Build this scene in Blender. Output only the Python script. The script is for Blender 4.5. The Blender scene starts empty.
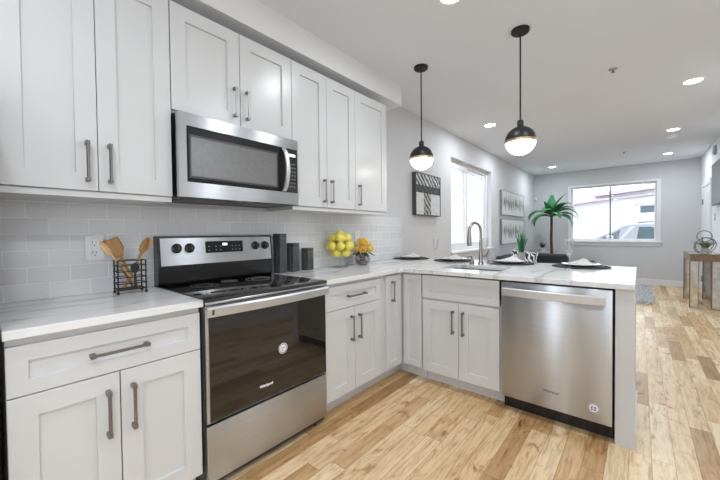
import bpy, bmesh, math, random
from mathutils import Vector, Matrix
PI = math.pi
R = math.radians
random.seed(7)
SC = bpy.context.scene
COL = SC.collection

# ------------------------------------------------------------------ camera
CAMPOS = Vector((2.1565, -0.6654, 1.208))
def make_camera():
    yaw, p, r, f = -0.7067, -0.0199, -0.0108, 328.16
    fw = Vector((math.sin(yaw)*math.cos(p), math.cos(yaw)*math.cos(p), math.sin(p)))
    rt = Vector((math.cos(yaw), -math.sin(yaw), 0)); up = rt.cross(fw)
    r2 = rt*math.cos(r) + up*math.sin(r); u2 = -rt*math.sin(r) + up*math.cos(r)
    cam = bpy.data.cameras.new('camera'); o = bpy.data.objects.new('camera', cam); COL.objects.link(o)
    m = Matrix((r2, u2, -fw)).transposed().to_4x4(); m.translation = CAMPOS
    o.matrix_world = m
    cam.sensor_width = 36; cam.sensor_fit = 'HORIZONTAL'; cam.lens = f/720*36
    cam.clip_start = 0.02; cam.clip_end = 200
    SC.camera = o
make_camera()

# ------------------------------------------------------------------ world, exposure
SC.view_settings.view_transform = 'Standard'
SC.view_settings.look = 'None'
SC.view_settings.gamma = 1.0
SC.view_settings.use_curve_mapping = False
SC.view_settings.exposure = 0.64
SKY = 2.8
DOWN_W = 6.5          # each recessed downlight
PEND_E = 5.0
w = bpy.data.worlds.new('overcast_sky'); SC.world = w; w.use_nodes = True
bgn = w.node_tree.nodes['Background']
bgn.inputs[0].default_value = (0.86, 0.92, 1.0, 1); bgn.inputs[1].default_value = SKY

# ------------------------------------------------------------------ room numbers
ZC = 2.692      # ceiling
YF = 9.037      # far wall
YB = -3.2       # back wall
XW = 3.103      # right wall
CT = 0.914      # counter top

# ------------------------------------------------------------------ materials
def new_mat(name):
    m = bpy.data.materials.new(name); m.use_nodes = True
    return m, m.node_tree.nodes, m.node_tree.links, m.node_tree.nodes['Principled BSDF']
def pmat(name, col, rough=0.5, metal=0.0, noise=0.0, nscale=30, bump=0.0, bscale=200, spec=0.5, coat=0.0,
         trans=0.0, emit=None, estr=0.0, sss=0.0):
    m, N, L, b = new_mat(name)
    b.inputs['Base Color'].default_value = (*col, 1)
    b.inputs['Roughness'].default_value = rough
    b.inputs['Metallic'].default_value = metal
    b.inputs['Specular IOR Level'].default_value = spec
    b.inputs['Coat Weight'].default_value = coat
    b.inputs['Transmission Weight'].default_value = trans
    tc = N.new('ShaderNodeTexCoord')
    if noise > 0:
        n = N.new('ShaderNodeTexNoise'); n.inputs['Scale'].default_value = nscale; n.inputs['Detail'].default_value = 4
        L.new(tc.outputs['Object'], n.inputs['Vector'])
        mx = N.new('ShaderNodeMixRGB'); mx.blend_type = 'MULTIPLY'; mx.inputs[0].default_value = 1
        rp = N.new('ShaderNodeMapRange'); rp.inputs[1].default_value = .3; rp.inputs[2].default_value = .7
        rp.inputs[3].default_value = 1-noise; rp.inputs[4].default_value = 1+noise*.3
        L.new(n.outputs[0], rp.inputs[0]); mx.inputs[1].default_value = (*col, 1)
        L.new(rp.outputs[0], mx.inputs[2]); L.new(mx.outputs[0], b.inputs['Base Color'])
    if bump > 0:
        n = N.new('ShaderNodeTexNoise'); n.inputs['Scale'].default_value = bscale; n.inputs['Detail'].default_value = 3
        L.new(tc.outputs['Object'], n.inputs['Vector'])
        bp = N.new('ShaderNodeBump'); bp.inputs['Strength'].default_value = bump; bp.inputs['Distance'].default_value = .002
        L.new(n.outputs[0], bp.inputs['Height']); L.new(bp.outputs[0], b.inputs['Normal'])
    if emit:
        b.inputs['Emission Color'].default_value = (*emit, 1); b.inputs['Emission Strength'].default_value = estr
    return m
def math_node(N, L, op, a, b=None, c=None):
    n = N.new('ShaderNodeMath'); n.operation = op
    for i, v in enumerate((a, b, c)):
        if v is None: continue
        if isinstance(v, (int, float)): n.inputs[i].default_value = v
        else: L.new(v, n.inputs[i])
    return n.outputs[0]
def ramp(N, L, fac, stops):
    r = N.new('ShaderNodeValToRGB'); e = r.color_ramp.elements
    e[0].position = stops[0][0]; e[0].color = (*stops[0][1], 1)
    e[1].position = stops[-1][0]; e[1].color = (*stops[-1][1], 1)
    for p, c in stops[1:-1]:
        x = e.new(p); x.color = (*c, 1)
    L.new(fac, r.inputs[0]); return r.outputs[0]

def floor_mat():
    m, N, L, b = new_mat('hickory_floorboards')
    tc = N.new('ShaderNodeTexCoord'); sp = N.new('ShaderNodeSeparateXYZ'); L.new(tc.outputs['Object'], sp.inputs[0])
    X, Y = sp.outputs[0], sp.outputs[1]
    xr = math_node(N, L, 'DIVIDE', X, 0.092); row = math_node(N, L, 'FLOOR', xr); fx = math_node(N, L, 'FRACT', xr)
    wn = N.new('ShaderNodeTexWhiteNoise'); wn.noise_dimensions = '1D'; L.new(row, wn.inputs['W'])
    yy = math_node(N, L, 'DIVIDE', math_node(N, L, 'ADD', Y, math_node(N, L, 'MULTIPLY', wn.outputs[0], 7.0)),
                   math_node(N, L, 'ADD', 0.55, math_node(N, L, 'MULTIPLY', wn.outputs[0], 0.5)))
    pl = math_node(N, L, 'FLOOR', yy); fy = math_node(N, L, 'FRACT', yy)
    cv = N.new('ShaderNodeCombineXYZ'); L.new(row, cv.inputs[0]); L.new(pl, cv.inputs[1])
    w2 = N.new('ShaderNodeTexWhiteNoise'); w2.noise_dimensions = '3D'; L.new(cv.outputs[0], w2.inputs['Vector'])
    base = ramp(N, L, w2.outputs[0], [(0, (.40, .225, .095)), (.10, (.56, .345, .155)), (.3, (.70, .48, .25)), (.7, (.79, .585, .345)), (1, (.87, .70, .47))])
    # grain: stretched along y, shifted per plank
    mp = N.new('ShaderNodeVectorMath'); mp.operation = 'MULTIPLY_ADD'
    L.new(tc.outputs['Object'], mp.inputs[0]); mp.inputs[1].default_value = (48, 4.2, 1)
    sc = N.new('ShaderNodeVectorMath'); sc.operation = 'SCALE'; sc.inputs['Scale'].default_value = 40
    L.new(w2.outputs[1], sc.inputs[0]); L.new(sc.outputs[0], mp.inputs[2])
    n1 = N.new('ShaderNodeTexNoise'); n1.inputs['Scale'].default_value = 1.0; n1.inputs['Detail'].default_value = 7
    n1.inputs['Roughness'].default_value = .7; n1.inputs['Distortion'].default_value = .4
    L.new(mp.outputs[0], n1.inputs['Vector'])
    g = ramp(N, L, n1.outputs[0], [(.28, (.46, .36, .27)), (.41, (.80, .73, .65)), (.52, (1, 1, 1)), (.72, (1.14, 1.14, 1.14))])
    mx = N.new('ShaderNodeMixRGB'); mx.blend_type = 'MULTIPLY'; mx.inputs[0].default_value = 1
    L.new(base, mx.inputs[1]); L.new(g, mx.inputs[2])
    # knots and mineral streaks
    mp2 = N.new('ShaderNodeVectorMath'); mp2.operation = 'MULTIPLY_ADD'
    L.new(tc.outputs['Object'], mp2.inputs[0]); mp2.inputs[1].default_value = (11, 4.5, 1); L.new(sc.outputs[0], mp2.inputs[2])
    n2 = N.new('ShaderNodeTexNoise'); n2.inputs['Scale'].default_value = 1.0; n2.inputs['Detail'].default_value = 5
    n2.inputs['Distortion'].default_value = 1.5
    L.new(mp2.outputs[0], n2.inputs['Vector'])
    k = ramp(N, L, n2.outputs[0], [(.25, (.20, .12, .07)), (.31, (.52, .39, .28)), (.37, (.86, .79, .72)), (.46, (1, 1, 1)), (1, (1, 1, 1))])
    m2 = N.new('ShaderNodeMixRGB'); m2.blend_type = 'MULTIPLY'; m2.inputs[0].default_value = .85
    L.new(mx.outputs[0], m2.inputs[1]); L.new(k, m2.inputs[2])
    # seams
    ex = math_node(N, L, 'MINIMUM', fx, math_node(N, L, 'SUBTRACT', 1.0, fx))
    ey = math_node(N, L, 'MINIMUM', fy, math_node(N, L, 'SUBTRACT', 1.0, fy))
    e = math_node(N, L, 'MAXIMUM', math_node(N, L, 'LESS_THAN', ex, .016), math_node(N, L, 'LESS_THAN', ey, .002))
    m3 = N.new('ShaderNodeMixRGB'); m3.blend_type = 'MULTIPLY'
    L.new(math_node(N, L, 'MULTIPLY', e, .65), m3.inputs[0]); L.new(m2.outputs[0], m3.inputs[1]); m3.inputs[2].default_value = (.35, .27, .2, 1)
    L.new(m3.outputs[0], b.inputs['Base Color'])
    rr = N.new('ShaderNodeMapRange'); rr.inputs[3].default_value = .26; rr.inputs[4].default_value = .42; b.inputs['Specular IOR Level'].default_value = .7
    L.new(n1.outputs[0], rr.inputs[0]); L.new(rr.outputs[0], b.inputs['Roughness'])
    bu = N.new('ShaderNodeBump'); bu.inputs['Strength'].default_value = .25; bu.inputs['Distance'].default_value = .002
    L.new(math_node(N, L, 'SUBTRACT', n1.outputs[0], e), bu.inputs['Height']); L.new(bu.outputs[0], b.inputs['Normal'])
    return m
def tile_mat():
    m, N, L, b = new_mat('grey_glass_subway_tile')
    tc = N.new('ShaderNodeTexCoord'); sp = N.new('ShaderNodeSeparateXYZ'); L.new(tc.outputs['Object'], sp.inputs[0])
    zr = math_node(N, L, 'DIVIDE', math_node(N, L, 'SUBTRACT', sp.outputs[2], CT), .0765)
    row = math_node(N, L, 'FLOOR', zr); fz = math_node(N, L, 'FRACT', zr)
    odd = math_node(N, L, 'MODULO', row, 2.0)
    yr = math_node(N, L, 'ADD', math_node(N, L, 'DIVIDE', math_node(N, L, 'ADD', sp.outputs[1], 3.04-.093), .152),
                   math_node(N, L, 'MULTIPLY', math_node(N, L, 'SUBTRACT', 1.0, odd), .5))
    cell = math_node(N, L, 'FLOOR', yr); fy = math_node(N, L, 'FRACT', yr)
    dz = math_node(N, L, 'MULTIPLY', math_node(N, L, 'MINIMUM', fz, math_node(N, L, 'SUBTRACT', 1.0, fz)), .0765)
    dy = math_node(N, L, 'MULTIPLY', math_node(N, L, 'MINIMUM', fy, math_node(N, L, 'SUBTRACT', 1.0, fy)), .152)
    d = math_node(N, L, 'MINIMUM', dz, dy)
    grout = math_node(N, L, 'LESS_THAN', d, .0019)
    cv = N.new('ShaderNodeCombineXYZ'); L.new(row, cv.inputs[0]); L.new(cell, cv.inputs[1])
    wn = N.new('ShaderNodeTexWhiteNoise'); L.new(cv.outputs[0], wn.inputs['Vector'])
    c = ramp(N, L, wn.outputs[0], [(0, (.72, .72, .735)), (1, (.80, .80, .81))])
    mx = N.new('ShaderNodeMixRGB'); L.new(grout, mx.inputs[0]); L.new(c, mx.inputs[1]); mx.inputs[2].default_value = (.92, .92, .92, 1)
    L.new(mx.outputs[0], b.inputs['Base Color'])
    L.new(math_node(N, L, 'ADD', .1, math_node(N, L, 'MULTIPLY', grout, .6)), b.inputs['Roughness'])
    bu = N.new('ShaderNodeBump'); bu.inputs['Strength'].default_value = .5; bu.inputs['Distance'].default_value = .002
    L.new(math_node(N, L, 'MINIMUM', d, .004), bu.inputs['Height']); bu.inputs['Distance'].default_value = .3
    L.new(bu.outputs[0], b.inputs['Normal'])
    return m
def quartz_mat():
    m, N, L, b = new_mat('white_veined_quartz')
    tc = N.new('ShaderNodeTexCoord')
    mp = N.new('ShaderNodeMapping'); mp.inputs['Rotation'].default_value = (0, 0, R(38)); mp.inputs['Scale'].default_value = (1.9, .5, 1.2)
    L.new(tc.outputs['Object'], mp.inputs[0])
    n = N.new('ShaderNodeTexNoise'); n.inputs['Scale'].default_value = 1.0; n.inputs['Detail'].default_value = 3; n.inputs['Distortion'].default_value = .5
    L.new(mp.outputs[0], n.inputs['Vector'])
    a = math_node(N, L, 'ABSOLUTE', math_node(N, L, 'SUBTRACT', n.outputs[0], .5))
    v = ramp(N, L, a, [(0, (.50, .495, .49)), (.012, (.68, .677, .674)), (.035, (.80, .80, .798)), (1, (.83, .83, .828))])
    n2 = N.new('ShaderNodeTexNoise'); n2.inputs['Scale'].default_value = 6; n2.inputs['Detail'].default_value = 5
    L.new(mp.outputs[0], n2.inputs['Vector'])
    c = ramp(N, L, n2.outputs[0], [(.35, (.95, .95, .95)), (.6, (1, 1, 1))])
    mx = N.new('ShaderNodeMixRGB'); mx.blend_type = 'MULTIPLY'; mx.inputs[0].default_value = 1
    L.new(v, mx.inputs[1]); L.new(c, mx.inputs[2])
    mp3 = N.new('ShaderNodeMapping'); mp3.inputs['Rotation'].default_value = (0, 0, R(12)); mp3.inputs['Scale'].default_value = (2.4, .62, 1); mp3.inputs['Location'].default_value = (5.3, 2.1, 0)
    L.new(tc.outputs['Object'], mp3.inputs[0])
    n3 = N.new('ShaderNodeTexNoise'); n3.inputs['Scale'].default_value = 1.5; n3.inputs['Detail'].default_value = 3; n3.inputs['Distortion'].default_value = .3
    L.new(mp3.outputs[0], n3.inputs['Vector'])
    a3 = math_node(N, L, 'ABSOLUTE', math_node(N, L, 'SUBTRACT', n3.outputs[0], .52))
    v3 = ramp(N, L, a3, [(0, (.74, .735, .73)), (.010, (.90, .90, .895)), (.035, (1, 1, 1)), (1, (1, 1, 1))])
    m4 = N.new('ShaderNodeMixRGB'); m4.blend_type = 'MULTIPLY'; m4.inputs[0].default_value = 1
    L.new(mx.outputs[0], m4.inputs[1]); L.new(v3, m4.inputs[2]); L.new(m4.outputs[0], b.inputs['Base Color'])
    b.inputs['Roughness'].default_value = .16
    return m
def steel_mat(name='brushed_stainless', col=(.53, .55, .575), tang=(0, 0, 1), rough=.29, aniso=.93):
    """brushed steel: the grain runs across, so highlights stretch along tang"""
    m, N, L, b = new_mat(name)
    b.inputs['Metallic'].default_value = 1
    b.inputs['Anisotropic'].default_value = aniso
    cv = N.new('ShaderNodeCombineXYZ')
    for k in range(3): cv.inputs[k].default_value = tang[k]
    L.new(cv.outputs[0], b.inputs['Tangent'])
    tc = N.new('ShaderNodeTexCoord'); mp = N.new('ShaderNodeMapping')
    mp.inputs['Scale'].default_value = (2, 2, 260) if tang[2] else (2, 260, 2)
    L.new(tc.outputs['Object'], mp.inputs[0])
    n = N.new('ShaderNodeTexNoise'); n.inputs['Scale'].default_value = 1; n.inputs['Detail'].default_value = 2
    L.new(mp.outputs[0], n.inputs['Vector'])
    c0 = tuple(c*.93 for c in col); c1 = tuple(c*1.05 for c in col)
    L.new(ramp(N, L, n.outputs[0], [(.3, c0), (.7, c1)]), b.inputs['Base Color'])
    rr = N.new('ShaderNodeMapRange'); rr.inputs[3].default_value = rough-.03; rr.inputs[4].default_value = rough+.05
    L.new(n.outputs[0], rr.inputs[0]); L.new(rr.outputs[0], b.inputs['Roughness'])
    return m
def clear_mat(name, tint=(1, 1, 1), refl=.08, rough=.02):
    # thin clear glass: lets light straight through and mirrors a little at grazing angles
    m = bpy.data.materials.new(name); m.use_nodes = True; N = m.node_tree.nodes; L = m.node_tree.links
    N.clear(); out = N.new('ShaderNodeOutputMaterial')
    t = N.new('ShaderNodeBsdfTransparent'); t.inputs[0].default_value = (*tint, 1)
    g = N.new('ShaderNodeBsdfGlossy'); g.inputs['Roughness'].default_value = rough
    lw = N.new('ShaderNodeLayerWeight'); lw.inputs[0].default_value = .35
    f = math_node(N, L, 'ADD', refl*.4, math_node(N, L, 'MULTIPLY', lw.outputs['Facing'], refl*3))
    mx = N.new('ShaderNodeMixShader'); L.new(f, mx.inputs[0]); L.new(t.outputs[0], mx.inputs[1]); L.new(g.outputs[0], mx.inputs[2])
    L.new(mx.outputs[0], out.inputs[0]); return m
def wood_mat(name, c1, c2, rough=.5, scale=(60, 60, 5)):
    m, N, L, b = new_mat(name)
    tc = N.new('ShaderNodeTexCoord'); mp = N.new('ShaderNodeMapping'); mp.inputs['Scale'].default_value = scale
    L.new(tc.outputs['Object'], mp.inputs[0])
    n = N.new('ShaderNodeTexNoise'); n.inputs['Scale'].default_value = 1; n.inputs['Detail'].default_value = 4
    L.new(mp.outputs[0], n.inputs['Vector'])
    L.new(ramp(N, L, n.outputs[0], [(.3, c1), (.7, c2)]), b.inputs['Base Color']); b.inputs['Roughness'].default_value = rough
    return m
M = {}
M['cab'] = pmat('white_cabinet_paint', (.66, .665, .67), .28, noise=.02, nscale=4)
M['cabdark'] = pmat('cabinet_toe_paint', (.72, .72, .72), .4, noise=.03, nscale=5)
M['wall'] = pmat('grey_wall_paint', (.665, .668, .68), .75, noise=.02, nscale=3, bump=.05, bscale=300)
M['wallwhite'] = pmat('white_wall_paint', (.84, .845, .85), .7, noise=.02, nscale=3, bump=.05, bscale=300)
M['backwall'] = pmat('darkened_wall_paint', (.55, .555, .56), .75, noise=.02, nscale=3, bump=.05, bscale=300)  # unseen wall, toned darker to deepen the dishwasher reflections
M['ceil'] = pmat('ceiling_paint', (.83, .852, .89), .85, noise=.015, nscale=2)
M['trim'] = pmat('white_trim_paint', (.85, .855, .87), .35, noise=.02, nscale=6)
M['floor'] = floor_mat(); M['tile'] = tile_mat(); M['quartz'] = quartz_mat()
M['steel'] = steel_mat(); M['steel_x'] = steel_mat('brushed_stainless_upright', tang=(0, 1, 0))
M['barsteel'] = pmat('satin_steel_bar', (.68, .70, .73), .42, 1.0, noise=.04, nscale=40)
M['flatblack'] = pmat('flat_black_panel', (.010, .010, .011), .35, noise=.1, nscale=30, spec=.25)
M['nickel'] = pmat('brushed_nickel', (.27, .265, .26), .34, 1.0, noise=.06, nscale=80)
M['chrome'] = pmat('polished_chrome', (.38, .365, .345), .2, 1.0, noise=.03, nscale=60)
M['blackglass'] = pmat('black_glass', (.012, .011, .011), .04, spec=.7, coat=.25, noise=.1, nscale=20)
M['mwglass'] = pmat('smoked_oven_glass', (.16, .16, .163), .07, spec=1.0, coat=1.0, noise=.1, nscale=40)
M['black'] = pmat('black_enamel', (.012, .012, .013), .16, noise=.1, nscale=30)
M['blackmat'] = pmat('matte_black_metal', (.02, .02, .021), .42, metal=.4, noise=.1, nscale=50)
M['darkgrey'] = pmat('dark_grey_plastic', (.06, .06, .063), .4, noise=.1, nscale=50)
M['grey'] = pmat('mid_grey_print', (.22, .22, .22), .5, noise=.05, nscale=50)
M['white'] = pmat('white_plastic', (.92, .92, .92), .3, noise=.02, nscale=20)
M['china'] = pmat('white_china', (.88, .88, .87), .12, coat=.3, noise=.01, nscale=10)
M['linen'] = pmat('white_linen', (.82, .81, .79), .9, noise=.06, nscale=60, bump=.3, bscale=500)
M['brass'] = pmat('aged_brass', (.60, .45, .28), .3, 1.0, noise=.1, nscale=40)
M['opal'] = pmat('opal_glass_lit', (.9, .88, .84), .2, noise=.01, nscale=5, emit=(1.0, .93, .82), estr=PEND_E)
M['lamp'] = pmat('lit_downlight_lens', (.95, .95, .95), .3, noise=.01, nscale=5, emit=(1, .98, .95), estr=14)
M['display'] = pmat('lit_display', (.7, .75, .8), .3, noise=.01, nscale=5, emit=(.85, .9, 1), estr=.8)
M['clear'] = clear_mat('clear_glass', (.98, .99, .99), .06)
M['pane'] = clear_mat('window_pane', (.99, 1, 1), .05)
M['carglass'] = pmat('tinted_car_glass', (.07, .10, .11), .2, noise=.2, nscale=3)
M['carpaint'] = pmat('white_car_paint', (.30, .305, .33), .2, coat=.5, noise=.02, nscale=2)
M['cartrim'] = pmat('black_car_trim', (.03, .03, .035), .5, noise=.1, nscale=20)
M['rubber'] = pmat('tyre_rubber', (.025, .025, .025), .8, noise=.2, nscale=40)
M['spoon'] = wood_mat('pale_beech_wood', (.58, .36, .16), (.74, .52, .28))
M['spoondark'] = wood_mat('golden_bamboo', (.30, .15, .045), (.46, .25, .085))
M['canister'] = wood_mat('charred_black_wood', (.02, .02, .022), (.13, .13, .135), .45, (110, 110, 7))
M['lemon'] = pmat('lemon_skin', (.92, .78, .12), .38, noise=.08, nscale=25, bump=.35, bscale=140)
M['bloom'] = pmat('orange_petals', (.95, .58, .10), .6, noise=.25, nscale=40)
M['bloom2'] = pmat('golden_petals', (.96, .70, .20), .6, noise=.2, nscale=40)
M['leaf'] = pmat('palm_leaf_green', (.07, .28, .11), .3, noise=.35, nscale=14)
M['grassleaf'] = pmat('bright_grass_green', (.03, .26, .10), .45, noise=.3, nscale=25)
M['leafdark'] = pmat('dark_leaf_green', (.035, .10, .05), .5, noise=.35, nscale=25)
M['airplant'] = pmat('grey_green_leaf', (.22, .30, .14), .5, noise=.35, nscale=25)
M['bark'] = pmat('palm_bark', (.11, .075, .055), .85, noise=.4, nscale=30, bump=.8, bscale=60)
M['soil'] = pmat('dark_soil', (.03, .022, .016), .95, noise=.4, nscale=60)
M['pot'] = pmat('grey_ceramic', (.42, .42, .44), .4, noise=.08, nscale=20)
M['potwhite'] = pmat('white_ceramic', (.8, .8, .8), .25, noise=.03, nscale=20)
M['sofa'] = pmat('charcoal_upholstery', (.045, .047, .055), .85, noise=.2, nscale=120, bump=.4, bscale=400)
M['fur'] = pmat('grey_shag', (.88, .88, .87), .95, noise=.5, nscale=30)
M['mirror'] = pmat('antiqued_mirror', (.74, .73, .71), .12, 1.0, noise=.25, nscale=14)
M['bronze'] = wood_mat('bronze_wood_trim', (.16, .10, .06), (.30, .20, .12), .35, (30, 6, 30))
M['screen'] = pmat('black_screen', (.02, .02, .024), .12, noise=.05, nscale=5)
M['facade'] = pmat('white_siding', (.56, .55, .56), .8, noise=.05, nscale=1.5)
M['pink'] = pmat('faded_red_roofing', (.55, .40, .45), .8, noise=.25, nscale=2)
M['neutralgrey'] = pmat('lilac_grey_paint', (.42, .39, .43), .7, noise=.05, nscale=3)
M['asphalt'] = pmat('grey_asphalt', (.30, .30, .31), .9, noise=.15, nscale=3)
M['placemat'] = wood_mat('black_woven_cane', (.012, .012, .012), (.09, .085, .08), .7, (160, 160, 160))
M['sinksteel'] = pmat('satin_sink_steel', (.45, .45, .45), .35, 1.0, noise=.08, nscale=40)
M['sticker'] = pmat('white_sticker', (.85, .85, .85), .4, noise=.01, nscale=10)
M['red'] = pmat('red_print', (.35, .05, .06), .5, noise=.02, nscale=10)
M['crystal'] = clear_mat('flute_crystal', (.985, .985, .99), .22)
M['vase'] = clear_mat('smoky_glass', (.72, .66, .66), .12)

def art_mat(name, mode):
    m, N, L, b = new_mat(name); tc = N.new('ShaderNodeTexCoord')
    sp = N.new('ShaderNodeSeparateXYZ'); L.new(tc.outputs['Generated'], sp.inputs[0])
    gy, gz = sp.outputs[1], sp.outputs[2]
    if mode == 'forest':      # grey vertical strokes on white, dense along the middle
        mp = N.new('ShaderNodeMapping'); mp.inputs['Scale'].default_value = (1, 16, 2.0); L.new(tc.outputs['Generated'], mp.inputs[0])
        n = N.new('ShaderNodeTexNoise'); n.inputs['Scale'].default_value = 1.6; n.inputs['Detail'].default_value = 4
        L.new(mp.outputs[0], n.inputs['Vector'])
        band = math_node(N, L, 'SUBTRACT', 1.0, math_node(N, L, 'MULTIPLY', math_node(N, L, 'ABSOLUTE', math_node(N, L, 'SUBTRACT', gz, .52)), 1.5))
        v = math_node(N, L, 'MULTIPLY', n.outputs[0], math_node(N, L, 'MAXIMUM', band, 0.0))
        c = ramp(N, L, v, [(.27, (.72, .72, .72)), (.38, (.50, .50, .50)), (.52, (.20, .20, .20))])
    else:                     # a sketched door panel: scalloped top band, dark cross bands, pale fields
        wv = N.new('ShaderNodeTexWave'); wv.wave_type = 'BANDS'; wv.bands_direction = 'DIAGONAL'; wv.inputs['Scale'].default_value = 3.0
        wv.inputs['Distortion'].default_value = 3; wv.inputs['Detail'].default_value = 2
        mp = N.new('ShaderNodeMapping'); mp.inputs['Scale'].default_value = (0, 1.5, 1.3); L.new(tc.outputs['Generated'], mp.inputs[0]); L.new(mp.outputs[0], wv.inputs['Vector'])
        n = N.new('ShaderNodeTexNoise'); n.inputs['Scale'].default_value = 9; n.inputs['Detail'].default_value = 5
        L.new(tc.outputs['Generated'], n.inputs['Vector'])
        h1 = math_node(N, L, 'LESS_THAN', math_node(N, L, 'ABSOLUTE', math_node(N, L, 'SUBTRACT', gz, .63)), .095)
        v1 = math_node(N, L, 'MULTIPLY', math_node(N, L, 'LESS_THAN', math_node(N, L, 'ABSOLUTE', math_node(N, L, 'SUBTRACT', gy, .45)), .15),
                       math_node(N, L, 'LESS_THAN', gz, .6))
        topb = math_node(N, L, 'GREATER_THAN', gz, .7)
        darkmask = math_node(N, L, 'MAXIMUM', math_node(N, L, 'MULTIPLY', h1, .85), math_node(N, L, 'MULTIPLY', v1, math_node(N, L, 'ADD', .25, math_node(N, L, 'MULTIPLY', wv.outputs[1], .55))))
        darkmask = math_node(N, L, 'MAXIMUM', darkmask, math_node(N, L, 'MULTIPLY', topb, math_node(N, L, 'MULTIPLY', wv.outputs[1], 1.0)))
        darkmask = math_node(N, L, 'ADD', darkmask, math_node(N, L, 'MULTIPLY', math_node(N, L, 'SUBTRACT', n.outputs[0], .5), .9))
        c = ramp(N, L, darkmask, [(.0, (.70, .70, .70)), (.35, (.42, .42, .42)), (.8, (.05, .05, .05))])
    L.new(c, b.inputs['Base Color']); b.inputs['Roughness'].default_value = .6
    return m
M['art_forest'] = art_mat('grey_forest_painting', 'forest'); M['art_panel'] = art_mat('charcoal_panel_print', 'panel')
def pillow_mat():
    m, N, L, b = new_mat('black_and_white_patterned_fabric'); tc = N.new('ShaderNodeTexCoord')
    mp = N.new('ShaderNodeMapping'); mp.inputs['Scale'].default_value = (14, 14, 9); L.new(tc.outputs['Object'], mp.inputs[0])
    wv = N.new('ShaderNodeTexWave'); wv.bands_direction = 'DIAGONAL'; wv.inputs['Scale'].default_value = .55; wv.inputs['Distortion'].default_value = 5; wv.inputs['Detail'].default_value = 0
    wv.inputs['Detail Scale'].default_value = 2
    L.new(mp.outputs[0], wv.inputs['Vector'])
    L.new(ramp(N, L, wv.outputs[1], [(.50, (.75, .75, .76)), (.58, (.03, .03, .04))]), b.inputs['Base Color']); b.inputs['Roughness'].default_value = .85
    return m
M['pillow'] = pillow_mat()

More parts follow.
